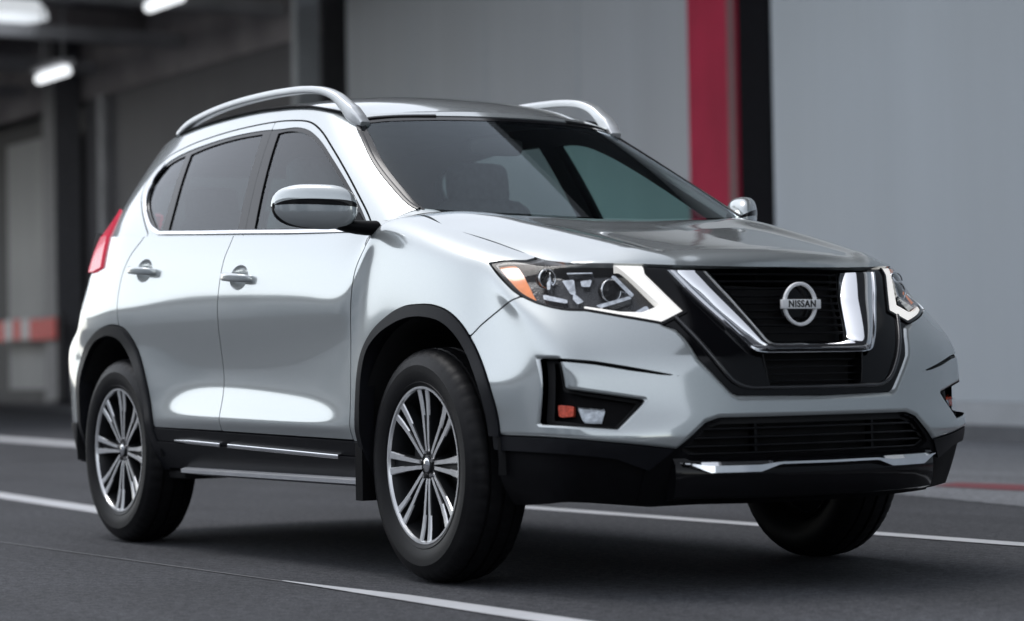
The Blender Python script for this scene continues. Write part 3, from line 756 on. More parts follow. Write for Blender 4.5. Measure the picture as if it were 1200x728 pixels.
sill_line = [(-2.30, .505), (-1.59, .494), (-.40, .474)]
front_door_poly = cat(seam_front[seam_front[:, 1] > .478], [(-.49, .477), (-1.59, .495)], seam_mid[::-1][seam_mid[::-1][:, 1] > .497], [(-1.575, 1.6), (-.40, 1.6)])
aro = arch_r_out[np.argmin(abs(arch_r_out[:, 0]+2.62)):]
rear_door_poly = cat(seam_mid[(seam_mid[:, 1] > .497)], [(-1.59, .496), (-2.26, .504)], aro[::-1][aro[::-1][:, 1] > .51], seam_rear[::-1][1:], [(-2.44, 1.6), (-1.575, 1.6)])
frame_seam = cat(spl([(-2.46, 1.33), (-2.580, 1.397), (-2.690, 1.465), (-2.758, 1.528), (-2.770, 1.580), (-2.730, 1.632), (-2.64, 1.677), (-2.45, 1.710), (-2.232, 1.727), (-1.839, 1.738), (-1.476, 1.727), (-1.295, 1.702), (-1.180, 1.660), (-1.015, 1.575), (-.835, 1.473), (-.669, 1.372), (-.535, 1.288), (-.47, 1.243)]), [(-.44, 1.15), (-2.46, 1.15)])
glass_front = cat(spl([(-1.537, 1.682), (-1.46, 1.683), (-1.377, 1.675), (-1.286, 1.656), (-1.153, 1.607), (-.990, 1.525), (-.800, 1.418), (-.66, 1.335), (-.60, 1.298)], 4), [(-.60, 1.246), (-1.42, 1.289)])
glass_rear = cat(spl([(-2.356, 1.668), (-2.25, 1.680), (-2.146, 1.688), (-1.919, 1.696), (-1.679, 1.692)], 4), [(-1.572, 1.297), (-2.262, 1.334)])
glass_quarter = cat(spl([(-2.415, 1.668), (-2.52, 1.655), (-2.606, 1.630), (-2.655, 1.587), (-2.662, 1.540), (-2.63, 1.485), (-2.544, 1.425), (-2.45, 1.375), (-2.40, 1.352), (-2.335, 1.341)], 4))
# front view (w, z)
ws_poly = cat([(-.4, 1.709), (0, 1.708), (.3, 1.706), (.5, 1.700)], spl([(.558, 1.694), (.582, 1.684), (.596, 1.668), (.625, 1.61), (.678, 1.497), (.711, 1.379), (.7215, 1.312), (.715, 1.286)], 4), [(.66, 1.20), (-.4, 1.20)])
head_poly = cat([(.822, 1.071), (.790, 1.077), (.745, 1.074), (.715, 1.082), (.68, 1.12), (.48, 1.12), (.495, 1.024), (.415, .895), (.511, .854), (.624, .880)], spl([(.705, .902), (.760, .908), (.803, .930), (.825, .962), (.829, 1.01), (.822, 1.071)], 5))
grille_poly = [(-.5, 1.12), (.495, 1.12), (.495, 1.024), (.415, .895), (.508, .856), (.474, .842), (.455, .812), (.430, .745), (.378, .684), (.335, .636), (.315, .625), (0, .6195), (-.3, .6195)]
fog_poly = [(.850, .752), (.826, .750), (.822, .655), (.613, .617), (.626, .602), (.703, .530), (.862, .546)]
crease_poly = [(.828, .752), (.74, .742), (.646, .722), (.492, .688), (.560, .694), (.648, .709), (.74, .729), (.828, .741)]
low_top = [(-.5, .5575), (0, .5575), (.385, .5575), (.434, .543), (.530, .460), (.692, .482), (.80, .497), (.867, .506), (.93, .511), (1.2, .511), (1.2, 0), (-.5, 0)]
low_open = [(-.5, .548), (0, .548), (.378, .548), (.428, .533), (.512, .452), (.470, .428), (-.5, .428)]

front = G.V[:, 0] > .20
f_front = lambda poly: np.where(front, sdpoly(yz(G), poly), -9)
f_arch = np.maximum(sdpoly(xz(G), arch_f_out), sdpoly(xz(G), arch_r_out))
f_arch_in = np.maximum(sdpoly(xz(G), arch_f_in), sdpoly(xz(G), arch_r_in))
f_fd = sdpoly(xz(G), front_door_poly); f_rd = sdpoly(xz(G), rear_door_poly)
f_head = f_front(head_poly); f_gr = f_front(grille_poly); f_fog = f_front(fog_poly); f_cr = f_front(crease_poly); f_low = f_front(low_top)
x, z = G.V[:, 0], G.V[:, 2]
sill_z = np.interp(x, [-3.6, -2.30, -1.59, -.40], [.52, .505, .494, .474])
f_sill = np.where((x < .2), sill_z-z, -9)                      # > 0 in the dark lower body
bump_line = spl([(.25, .80), (.309, .834), (.348, .866), (.424, .910), (.513, .951), (.60, .985)])
bump_poly = cat([(.25, 0)], bump_line, [(.60, 1.3), (1.3, 1.3), (1.3, 0)])
f_bump = sdpoly(xz(G), bump_poly)
f_bump = np.where(x > .62, .5, f_bump)
tail_poly = cat(spl([(-2.925, 1.205), (-2.93, 1.26), (-2.955, 1.34), (-2.995, 1.42), (-3.035, 1.475)]), [(-3.7, 1.475), (-3.7, 1.19), (-3.05, 1.19)])
f_tail = np.where(G.V[:, 1] < -.45, sdpoly(xz(G), tail_poly), -9)

def hollow(f, g=0): return -f-g
common = np.minimum.reduce([hollow(f_arch, .004), hollow(f_sill, 0), hollow(f_tail, .003)])

# ---- body shell (wings, quarters, pillars, roof edge): everything of the two girdles that is not a door, bumper or pane
f_body_G = np.minimum.reduce([common, -f_fd-GAP, -f_rd-GAP, -f_bump-GAP, -f_head-.003])
bodyG = clip(G, f_body_G)
fU_seam = sdpoly(xz(U), frame_seam)
fU_ws = np.where(U.V[:, 0] > -1.35, sdpoly(yz(U), ws_poly), -9)
fU_tail = np.where(U.V[:, 1] < -.45, sdpoly(xz(U), tail_poly), -9)
rw_poly = [(-.4, 1.66), (0, 1.66), (.40, 1.65), (.50, 1.60), (.58, 1.42), (.56, 1.385), (-.4, 1.375)]
fU_rw = np.where(U.V[:, 0] < -3.0, sdpoly(yz(U), rw_poly), -9)
bodyU = clip(U, np.minimum.reduce([-fU_seam-GAP, -fU_ws, -fU_tail-.003, -fU_rw]))
body = part('body_shell', (flange(bodyG, .022)+flange(bodyU, .018)).both(), PAINT)

def split_at_belt(): pass
midx = lambda zz: np.interp(zz, [1.28, 1.69], [-1.497, -1.608])        # centre of the B-pillar above the belt
fU_glass = {k: sdpoly(xz(U), p) for k, p in (('f', glass_front), ('r', glass_rear), ('q', glass_quarter))}
BW = .013
black_top = cat(spl([(-2.335, 1.322), (-2.46, 1.362), (-2.56, 1.412), (-2.645, 1.470), (-2.680, 1.535), (-2.672, 1.592), (-2.62, 1.643), (-2.52, 1.670), (-2.42, 1.684), (-2.15, 1.704), (-1.92, 1.711), (-1.68, 1.707), (-1.537, 1.698), (-1.377, 1.690), (-1.275, 1.669), (-1.143, 1.619), (-.978, 1.535), (-.79, 1.430), (-.60, 1.315), (-.515, 1.258)], 5), [(-.50, 1.225), (-1.42, 1.272)])
fU_blk = sdpoly(xz(U), black_top)
right = lambda m: m.V[:, 1] < 0
fU_front = U.V[:, 0]-midx(U.V[:, 2])
fU_inseam = np.minimum(fU_seam-GAP, np.where(U.V[:, 1] < -.3, 9, -9))
doors = {}
for side in (1, -1):
    mir = (lambda m: m) if side == 1 else (lambda m: m.mirror())
    handle_at = {'front_door': (-1.452, 1.098), 'rear_door': (-2.405, 1.168)}
    for nm, fG, sgn in (('front_door', f_fd, 1), ('rear_door', f_rd, -1)):
        hx, hz = handle_at[nm]
        e = 1-np.sqrt(((x-hx)/.082)**2+((z-hz)/.050)**2)            # grip recess
        e = np.where(G.V[:, 1] < -.7, e*.05, -9)
        lower = clip(G, np.minimum.reduce([common, fG-GAP, -e]))
        upper = clip(U, np.minimum.reduce([fU_inseam, -fU_blk, fU_front*sgn-.002]))
        d = part(nm, mir(flange(lower, .02)+flange(upper, .015)), PAINT); doors[nm, side] = d
        # recess bowl
        cup = clip(G, e); k = 1-np.sqrt(((cup.V[:, 0]-hx)/.082)**2+((cup.V[:, 2]-hz)/.050)**2)
        depth = .026*np.clip(1-(1-np.clip(k, 0, 1))**2, 0, 1)
        cup.V = cup.V-cup.N*depth[:, None]
        gx = cup.V[:, 0]-hx; gz = cup.V[:, 2]-hz
        cup.N = cup.N+np.stack([-gx*5, np.zeros(len(gx)), -gz*10], 1)*1.0; cup.N /= np.linalg.norm(cup.N, axis=1)[:, None]
        part('handle_recess', mir(cup), PAINT, d)
        # the grip
        yb = -float(np.interp(hx, [-2.4, -1.45], [.897, .899]))
        pts = [(hx-.118, yb+.012, hz+.011), (hx-.108, yb-.012, hz+.010), (hx-.085, yb-.030, hz+.008), (hx-.03, yb-.040, hz+.004), (hx+.04, yb-.040, hz-.002), (hx+.085, yb-.030, hz-.006), (hx+.108, yb-.012, hz-.009), (hx+.116, yb+.012, hz-.010)]
        hb = tube(spl(pts, 4), rrect(.017, .034, .008), scale=[(1, .75+.25*math.sin(math.pi*i/28)) for i in range(29)])
        ob = bm_obj('door_handle', hb, PAINT, d if side == 1 else None)
        if side == -1:
            ob.data = mirror_mesh(ob.data, 'door_handle'); ob.parent = d
        # black band round the panes and the panes themselves
        holes = np.maximum.reduce([fU_glass['f'], fU_glass['r'], fU_glass['q']])
        blk = clip(U, np.minimum.reduce([fU_blk-.001, -holes, fU_front*sgn-.001, np.where(U.V[:, 1] < -.3, 9, -9)])).offset(-.003)
        part('window_surround', mir(flange(blk, .02)), GLOSSB, d)
        panes = (('f', SIDEG, 'door_window'),) if nm == 'front_door' else (('r', PRIVG, 'door_window'), ('q', PRIVG, 'quarter_window'))
        for k_, gm, gn in panes:
            part(gn, mir(clip(U, fU_glass[k_]).offset(-.009)), gm, d)
    # mirrored parts below: bumper and so on are symmetrical

# bright moulding along the belt and up the rear quarter
def on_U(xs, zs, off=0):
    """points of the upper girdle at given (x, z)"""
    out = []
    Q = U.V[(U.V[:, 1] < -.3)]; QN = U.N[(U.V[:, 1] < -.3)]
    for a, b in zip(xs, zs):
        k = ((Q[:, 0]-a)**2+(Q[:, 2]-b)**2).argsort()[:6]; w = 1/(((Q[k, 0]-a)**2+(Q[k, 2]-b)**2)+1e-6); w /= w.sum()
        n = (QN[k]*w[:, None]).sum(0); p = (Q[k]*w[:, None]).sum(0)
        out.append((a+n[0]*off, p[1]+n[1]*off, b+n[2]*off))
    return out
def on_G(xs, zs, off=0):
    out = []
    for a, b in zip(xs, zs):
        d2 = (G.V[:, 0]-a)**2+(G.V[:, 2]-b)**2+np.where(G.V[:, 1] < -.5, 0, 9); k = d2.argsort()[:6]; w = 1/(d2[k]+1e-6); w /= w.sum()
        n = (G.N[k]*w[:, None]).sum(0); p = (G.V[k]*w[:, None]).sum(0)
        out.append((a+n[0]*off, p[1]+n[1]*off, b+n[2]*off))
    return out
belt = cat([(-.50, 1.226), (-.75, 1.239), (-1.1, 1.2565), (-1.5, 1.279), (-1.9, 1.300), (-2.25, 1.3195)], spl([(-2.335, 1.3235), (-2.46, 1.360), (-2.56, 1.410), (-2.648, 1.470), (-2.684, 1.535), (-2.674, 1.596), (-2.62, 1.645)], 6))
bp_ = np.array(on_U(belt[:, 0], belt[:, 1], .002)); bn_ = np.array(on_U(belt[:, 0], belt[:, 1], .03))-bp_
for _ in range(2): bp_[1:-1, 1] = (bp_[:-2, 1]+2*bp_[1:-1, 1]+bp_[2:, 1])/4
bt = bpart('window_moulding', tube(bp_, rrect(.019, .012, .005), up=bn_), CHROME); mpart(bt)

# ---- bonnet and roof
def hood_panel():
    nt_, ns_ = GR['H'].shape[:2]; Q = GR['H']
    de = np.linalg.norm(Q-Q[-1:], axis=2); df = np.linalg.norm(Q-Q[:, :1], axis=2); dr = np.linalg.norm(Q-Q[:, -1:], axis=2)
    f = np.minimum.reduce([de-.0055, df-.002, dr-.002]).ravel()
    return flange(clip(H, f), .02)
hd = part('bonnet', hood_panel().both(), PAINT)
rf = part('roof', RF.both(), PAINT)
# windscreen: black ceramic band, then clear glass
ws_band = clip(U, np.minimum(fU_ws-.002, .017-fU_ws)).offset(-.003)
ws_glass = clip(U, fU_ws-.012).offset(-.005)
wsp = part('windscreen', ws_glass.both(), WSG); part('windscreen_seal', flange(ws_band, .012).both(), GLOSSB, wsp)
wl_ = spl([(.30, 1.707), (.5, 1.701), (.560, 1.693), (.583, 1.683), (.598, 1.666), (.627, 1.61), (.680, 1.497), (.713, 1.379), (.7235, 1.312), (.716, 1.292)], 5)
_c = (U.V[:, 0] > -1.3) & (U.V[:, 1] < .02); QV = U.V[_c]; QN = U.N[_c]; rp_ = []; rn_ = []
for w_, z_ in wl_:
    d2 = (QV[:, 1]+w_)**2+(QV[:, 2]-z_)**2; k_ = d2.argsort()[:8]; g_ = 1/(d2[k_]+1e-6); g_ /= g_.sum()
    n_v = (QN[k_]*g_[:, None]).sum(0); p_v = (QV[k_]*g_[:, None]).sum(0); rp_.append(p_v-n_v*.002); rn_.append(n_v)
rp_ = np.array(rp_)
for _ in range(2): rp_[1:-1] = (rp_[:-2]+2*rp_[1:-1]+rp_[2:])/4
for s in (1, -1):
    bm_obj('windscreen_rubber', tube(rp_*[1, s, 1], rrect(.018, .010, .004), up=np.array(rn_)*[1, s, 1]), GLOSSB, wsp)
rwp = part('rear_window', clip(U, fU_rw-.002).offset(-.004).both(), PRIVG)
# cowl between bonnet and glass
bmc = bmesh.new(); rows = []
cow_a = polycurve([(-.04, 0, 1.230), (-.085, -.22, 1.235), (-.18, -.48, 1.246), (-.235, -.58, 1.250), (-.265, -.66, 1.252)])(np.linspace(0, 1, 40))
cow_b = polycurve([(-.16, 0, 1.285), (-.20, -.22, 1.289), (-.29, -.48, 1.300), (-.34, -.60, 1.300), (-.37, -.67, 1.296)])(np.linspace(0, 1, 40))
for s in (1, -1):
    va = [bmc.verts.new((p[0], p[1]*s, p[2])) for p in cow_a]; vb = [bmc.verts.new((p[0], p[1]*s, p[2]-.03)) for p in cow_b]
    for i in range(39): bmc.faces.new((va[i], va[i+1], vb[i+1], vb[i]))
bpart('cowl_panel', bmc, PLASTIC)
# painted corner between bonnet, wing and windscreen foot
ca = [(-.280, -.655, 1.2845), (-.303, -.71, 1.2795), (-.322, -.755, 1.272), (-.36, -.783, 1.267), (-.41, -.810, 1.257)]
cb2 = [(-.312, -.665, 1.293), (-.336, -.712, 1.297), (-.360, -.745, 1.289), (-.388, -.778, 1.275), (-.425, -.812, 1.258)]
bmk = bmesh.new(); A_ = [bmk.verts.new(p) for p in spl(ca, 5)]; B_ = [bmk.verts.new(p) for p in spl(cb2, 5)]
for i in range(len(A_)-1): bmk.faces.new((A_[i], A_[i+1], B_[i+1], B_[i]))
wc = bpart('wing_corner', bmk, PAINT, angle=180); mpart(wc)

# ---- front bumper (painted part)
bf = np.minimum.reduce([f_bump-GAP, hollow(f_arch, .004), -f_head-.003, -f_gr, -f_fog, -f_cr, -f_low])
def rounded(m, poly, r, d):
    """roll the sheet's edge inwards over the last r metres before an opening (front view)"""
    q = np.stack([-m.V[:, 1], m.V[:, 2]], 1); e = 1e-4
    f = -sdpoly(q, poly); f = np.where(m.V[:, 0] > .2, f, 9)
    gw = (-sdpoly(q+[e, 0], poly)+sdpoly(q-[e, 0], poly))/(2*e); gz = (-sdpoly(q+[0, e], poly)+sdpoly(q-[0, e], poly))/(2*e)
    k = np.clip(1-f*np.sqrt((gw/np.clip(m.N[:, 0], .12, 1))**2+gz**2)/r, 0, 1); k = np.where((f < r*4) & (gw**2+gz**2 > .3), k, 0)
    g = np.stack([np.zeros(len(k)), -gw, gz], 1); g -= m.N*(g*m.N).sum(1)[:, None]
    g /= np.linalg.norm(g, axis=1)[:, None]+1e-9
    V = m.V-m.N*(d*k*k)[:, None]
    N = m.N-g*np.minimum(2*d*k/r, 1.6)[:, None]; N /= np.linalg.norm(N, axis=1)[:, None]
    on = (k > 0)[:, None]
    return TM(np.where(on, V, m.V), np.where(on, N, m.N), m.T)
def ring_split(m, poly, r):
    for c in (r*.33, r*.66, r):
        f = -sdpoly(np.stack([-m.V[:, 1], m.V[:, 2]], 1), poly); f = np.where(m.V[:, 0] > .2, f, 9)
        m = clip(m, f-c)+clip(m, c-f)
    return m
mb = clip(G, bf)
for po, r_, d_ in ((grille_poly, .020, .012), (fog_poly, .012, .007), (low_top, .014, .007)):
    mb = rounded(ring_split(mb, po, r_), po, r_, d_)
# weld the rings so that only true edges get a flange
def weld(m):
    k = np.round(m.V*2e5).astype(np.int64); u, ix, inv = np.unique(k, axis=0, return_index=True, return_inverse=True); inv = inv.reshape(-1)
    T = inv[m.T]; T = T[(T[:, 0] != T[:, 1]) & (T[:, 1] != T[:, 2]) & (T[:, 0] != T[:, 2])]
    return TM(m.V[ix], m.N[ix], T)
bumper = part('front_bumper', flange(weld(mb), .025).both(), PAINT)
# fog-lamp pockets
pocket = clip(G, f_fog-.0005).offset(-.055)
for s in (1, -1):
    mir = (lambda m: m) if s == 1 else (lambda m: m.mirror())
    rimm = clip(G, f_fog-.0006).offset(-.0015); nt0 = len(rimm.T); wall = flange(rimm, .056); wall.T = wall.T[nt0:]; wall.N = -wall.N
    fl = part('fog_lamp', mir(pocket+wall.compact()), PLASTIC)
    fg = sdpoly(yz(G), [(.800, .600), (.722, .594), (.738, .556), (.790, .556)]); fg = np.where(front, fg, -9)
    fl_in = clip(G, fg)
    part('lamp_lens', mir(flange(fl_in.offset(-.022), .03)), CLEAR, fl)
    part('lamp_reflector', mir(fl_in.offset(-.045)), FOGR, fl)
    fr = sdpoly(yz(G), [(.846, .606), (.812, .603), (.818, .572), (.846, .566)]); fr = np.where(front, fr, -9)
    part('side_reflector', mir(flange(clip(G, fr).offset(-.036), .02)), REDREF, fl)
    part('bumper_crease', mir(clip(G, f_cr+.002).offset(-.020)), PLASTIC, bumper)

# ---- grey-black lower front: valance, intake, skid bar
fo_open = f_front(low_open)
mid_low = [(-.5, .70), (.50, .70), (.545, .46), (.61, .385), (.60, .24), (-.5, .24)]
f_mid = f_front(mid_low)
val_c = clip(G, np.minimum.reduce([f_low-.003, -fo_open, f_mid, hollow(f_arch_in, 0)])).offset(-.012)
corner_top = f_front([(.530, .462), (.692, .484), (.867, .508), (1.2, .513), (1.2, .462), (.911, .462), (.867, .456), (.70, .432), (.60, .392), (.54, .452)])
val_s = clip(G, np.minimum.reduce([f_low-.003, -f_mid, -corner_top, hollow(f_arch_in, 0), f_bump-.0])).offset(-.020)
val_t = clip(G, np.minimum.reduce([f_low-.003, corner_top, hollow(f_arch_in, 0), f_bump])).offset(-.004)
lip = part('bumper_valance', (flange(val_c, .03)+flange(val_s, .03)).both(), PLASTIC)
part('valance_corner', flange(val_t, .03), TRIM, lip); part('valance_corner', flange(val_t, .03).mirror(), TRIM, lip)
intake = part('lower_grille', clip(G, fo_open+.004).offset(-.075).both(), DARK)
for zz in (.520, .492, .466, .442):
    ye = np.interp(zz, [.428, .452, .533, .548], [.47, .51, .43, .38])
    ys = np.linspace(-ye, ye, 41)
    bar = tube([(front_x(abs(y), zz)-.045-(.0), y, zz) for y in ys], rrect(.035, .009, .003))
    bm_o = bm_obj('grille_bar', bar, GLOSSB, intake)
for yy in (-.24, .24):
    bmx = bmesh.new(); box(bmx, (front_x(abs(yy), .49)-.055, yy, .488), (.03, .010, .11)); bm_obj('grille_post', bmx, GLOSSB, intake)
# skid bar with chrome face
ys = np.linspace(-.53, .53, 61)
skid = loft([[(front_x(abs(y), .40)-.02+dx*(1-.35*(abs(y)/.53)**6), y, zc+.006*(abs(y)/.53)**2) for dx, zc in ((-.03, .425), (.030, .425), (.052, .405), (.056, .375), (.050, .335), (.030, .300), (-.03, .290))] for y in ys])
sk = bpart('skid_plate', skid, GLOSSB, angle=50)
ys = np.linspace(-.515, .515, 81)
def strip_sec(y):
    a = abs(y); k = a/.515
    top = .416+.002*k; h = .011 if a < .20 else .011+.022*min(1, (a-.20)/.07)
    if a > .44: h = max(.004, .033*(1-(a-.44)/.075))
    tilt = .0
    xx = front_x(a, .40)+.037*(1-.35*(a/.53)**6)
    return [(xx-.02, y, top), (xx+.004, y, top), (xx+.014, y, top-h*.35), (xx+.016, y, top-h), (xx-.02, y, top-h)]
bm_obj('chrome_strip', loft([strip_sec(y) for y in ys]), CHROME, sk, angle=25)

# ---- grille
def lerp2(P, Q, t): return np.array(P)*(1-t)+np.array(Q)*t
grille = part('grille', clip(G, f_gr-.001).offset(np.where(True, -.012, 0)).both() if False else flange(clip(G, np.minimum(f_gr-.001, -f_front([(-.5, 1.10), (.400, 1.10), (.400, 1.018), (.345, .925), (.265, .80), (.235, .75), (.205, .745), (.19, .655), (-.5, .655)]))).offset(-.010), .07).both(), GLOSSB)
back = clip(G, np.minimum(f_gr-.001, f_front([(-.5, 1.10), (.42, 1.10), (.42, 1.018), (.345, .90), (.275, .77), (.23, .72), (.205, .72), (.19, .64), (-.5, .64)]))).offset(-.075)
part('grille_backing', back.both(), DARK, grille)
# chrome V: outer edge, ridge, inner edge (w, z), mirrored round the centre
o_pts = [(.432, 1.030), (.395, .965), (.355, .908), (.281, .808), (.252, .772), (.236, .762), (.200, .7575), (.12, .757), (0, .757)]
i_pts = [(.262, 1.024), (.238, .982), (.215, .940), (.178, .845), (.168, .818), (.163, .809), (.150, .801), (.10, .7985), (0, .798)]
n_ = 60
def resample(P, n):
    P = np.array(P); d = np.r_[0, np.cumsum(np.linalg.norm(np.diff(P, axis=0), axis=1))]; d /= d[-1]; t = np.linspace(0, 1, n)
    return np.stack([np.interp(t, d, P[:, 0]), np.interp(t, d, P[:, 1])], 1)
def paired(n):
    do = np.r_[0, np.cumsum(np.linalg.norm(np.diff(o_pts, axis=0), axis=1))]
    t = np.arange(len(o_pts)); tt = np.interp(np.linspace(0, do[-1], n), do, t)
    f = lambda P: np.stack([np.interp(tt, t, np.array(P)[:, k]) for k in (0, 1)], 1)
    return f(o_pts), f(i_pts)
Oo, Ii = paired(n_)
prof_v = [(0.0, -.030), (.00, .004), (.03, .010), (.085, .011), (.11, .004), (.14, .010), (.26, .026), (.40, .033), (.54, .032), (.70, .021), (.86, .000), (.97, -.028), (1.0, -.07)]
secs = []
for a, b in zip(Oo, Ii):
    secs.append([(float(front_x(max(0, a[0]*(1-t)+b[0]*t), min(1.04, a[1]*(1-t)+b[1]*t)))+d_, -(a[0]*(1-t)+b[0]*t), a[1]*(1-t)+b[1]*t) for t, d_ in prof_v])
secs2 = secs+[[(p[0], -p[1], p[2]) for p in s] for s in secs[::-1][1:]]
bmv = bmesh.new(); vs = [[bmv.verts.new(p) for p in s] for s in secs2]
for a, b in zip(vs[:-1], vs[1:]):
    for j in range(len(prof_v)-1): bmv.faces.new((a[j], b[j], b[j+1], a[j+1]))
bmv.faces.new(vs[0]); bmv.faces.new(vs[-1][::-1])
bm_obj('chrome_v_trim', bmv, CHROME, grille, angle=38)
# mesh bars
bars = bmesh.new()
for k in range(9):
    zz = .822+k*.0245
    we = float(np.interp(zz, [.80, .94, 1.03], [.16, .218, .262]))+.01
    ysb = np.linspace(-we, we, 21)
    t_ = tube([(front_x(abs(y), zz)-.045, y, zz) for y in ysb], rrect(.022, .008, .003))
    me_ = bpy.data.meshes.new('t'); t_.to_mesh(me_); t_.free(); bars.from_mesh(me_); bpy.data.meshes.remove(me_)
bm_obj('grille_mesh', bars, PLASTIC, grille)
# lower slot under the V
lb = bmesh.new()
for zz in (.735, .712, .689, .667):
    t_ = tube([(front_x(abs(y), zz)-.045, y, zz) for y in np.linspace(-.21, .21, 15)], rrect(.02, .005, .002))
    me_ = bpy.data.meshes.new('t'); t_.to_mesh(me_); t_.free(); lb.from_mesh(me_); bpy.data.meshes.remove(me_)
bm_obj('lower_slats', lb, GLOSSB, grille)
for s in (-1, 1):
    pb = tube([(front_x(.20, .745)-.02, s*.205, .755), (front_x(.195, .70)-.022, s*.198, .70), (front_x(.19, .65)-.022, s*.190, .650)], rrect(.02, .006, .002), up=(0, 1, 0))
    bm_obj('slot_edge', pb, GLOSSB, grille)
EDGE = mat('gloss_edge', (.012, .012, .014), .16, coat=1, coat_rough=.05, noise=.1, spec=.6)
rp = spl([(.462, .880), (.415, .800), (.360, .715), (.318, .668), (.275, .651), (.20, .648), (0, .647)], 6)
rp = np.r_[rp, (rp*[-1, 1])[::-1][1:]]
bm_obj('surround_ridge', tube([(float(front_x(abs(a), b))-.008, -a, b) for a, b in rp], rrect(.014, .016, .006), up=(1, 0, 0)), EDGE, grille, angle=60)
# emblem: ring and name bar
ex, ez = front_x(0, .905)+.004, .916
ring = tube([(ex+.006*0-.35*(.066*math.sin(a))*.0+.0, .064*math.cos(a), ez+.0665*math.sin(a)) for a in np.linspace(0, 2*math.pi, 65)], rrect(.012, .013, .004), up=(1, 0, 0), caps=False)
emb = bm_obj('emblem', ring, EMB, grille)
bb = bmesh.new(); box(bb, (ex+.004, 0, ez), (.016, .158, .031), bevel=.003); bm_obj('emblem_bar', bb, EMB, grille)
bk = bmesh.new()
g_ = bmesh.ops.create_cone(bk, cap_ends=True, segments=48, radius1=.062, radius2=.062, depth=.006)
bmesh.ops.rotate(bk, cent=(0, 0, 0), matrix=Matrix.Rotation(R(90), 3, 'Y'), verts=bk.verts[:]); bmesh.ops.translate(bk, vec=(ex-.030, 0, ez), verts=bk.verts[:])
bm_obj('emblem_plate', bk, GLOSSB, grille)
fc = bpy.data.curves.new('lettering', 'FONT'); fc.body = 'NISSAN'; fc.size = .031; fc.align_x = 'CENTER'; fc.align_y = 'CENTER'; fc.extrude = .0012; fc.offset = .0006; fc.space_character = 1.12
fo = bpy.data.objects.new('lettering', fc); col.objects.link(fo)
fo.matrix_world = Matrix.Translation((ex+.0125, 0, ez)) @ Matrix(((0, 0, 1, 0), (1, 0, 0, 0), (0, 1, 0, 0), (0, 0, 0, 1)))
bpy.context.view_layer.update()
me_ = bpy.data.meshes.new_from_object(fo.evaluated_get(bpy.context.evaluated_depsgraph_get())); me_.transform(fo.matrix_world); bpy.data.objects.remove(fo)
me_.materials.clear(); me_.materials.append(DARK); link_mesh('emblem_lettering', me_, grille)

# ---- headlights
def hfield(poly): return np.minimum(f_head-.004, f_front(poly))
drl_poly = [(.606, 1.10), (.480, 1.10), (.497, 1.022), (.417, .895), (.513, .857), (.624, .885), (.704, .911), (.701, .921), (.617, .901), (.556, .898), (.494, .920), (.561, 1.027)]
turn_poly = [(.9, 1.10), (.777, 1.09), (.778, 1.058), (.790, 1.009), (.797, .964), (.800, .93), (.9, .93)]
for s in (1, -1):
    mir = (lambda m: m) if s == 1 else (lambda m: m.mirror())
    rim_ = clip(G, np.minimum(f_head-.001, .010-f_head))
    hl = part('headlight', mir(flange(rim_.offset(-.004), .06)), GLOSSB)
    part('lamp_housing', mir(clip(G, f_head-.001).offset(-.052)), BEZEL, hl)
    part('daytime_running_light', mir(flange(clip(G, hfield(drl_poly)).offset(-.008), .03)), DRLM, hl)
    part('turn_signal', mir(flange(clip(G, np.minimum(f_head-.006, f_front(turn_poly))).offset(-.012), .03)), AMBER, hl)
    part('lamp_lens', mir(clip(G, np.minimum.reduce([f_head-.006, -f_front(drl_poly)-.002])).offset(-.0035)), CLEAR, hl)
    # reflector bowls and dividers
    refl = []
    for poly, off in (([(.776, .973), (.728, .952), (.735, .941), (.781, .956)], -.024), ([(.719, 1.016), (.691, 1.019), (.702, .972), (.715, .969), (.717, .993)], -.026),
                      ([(.707, .974), (.692, .945), (.711, .936), (.716, .953)], -.022), ([(.739, 1.041), (.731, 1.041), (.755, .982), (.762, .982)], -.016),
                      ([(.678, 1.017), (.648, 1.021), (.661, .997), (.681, .998)], -.034), ([(.600, 1.017), (.590, 1.024), (.555, .958), (.566, .950)], -.015),
                      ([(.670, .927), (.565, .956), (.567, .946), (.661, .918)], -.015), ([(.585, .902), (.529, .930), (.524, .917), (.560, .898)], -.026), ([(.700, 1.036), (.640, 1.034), (.640, 1.030), (.700, 1.031)], -.015)):
        refl.append(flange(clip(G, np.minimum(f_head-.012, f_front(poly))).offset(off), .03))
    m_ = refl[0]
    for q in refl[1:]: m_ = m_+q
    part('lamp_reflector', mir(m_), REFL, hl)
    for (w_, z_, r_) in ((.598, .965, .036), (.735, 1.010, .030)):
        bmq = bmesh.new(); bmesh.ops.create_uvsphere(bmq, u_segments=32, v_segments=16, radius=r_)
        bmesh.ops.scale(bmq, vec=(.7, 1, 1), verts=bmq.verts[:])
        bmesh.ops.translate(bmq, vec=(front_x(w_, z_)-.058, -w_*s, z_), verts=bmq.verts[:]); bm_obj('projector_lens', bmq, GLOSSB, hl)
        rg = tube([(front_x(w_, z_)-.040, -w_*s+r_*1.02*math.cos(a), z_+r_*1.02*math.sin(a)) for a in np.linspace(0, 2*math.pi, 33)], rrect(.005, .006, .002), up=(1, 0, 0), caps=False)
        bm_obj('projector_ring', rg, CHROME, hl)

# ---- tail lamps
for s in (1, -1):
    mir = (lambda m: m) if s == 1 else (lambda m: m.mirror())
    tg = clip(G, f_tail-.002); tu = clip(U, fU_tail-.002)
    part('tail_light', mir(flange(tg.offset(.012), .03)+flange(tu.offset(.012), .03)), REDL)

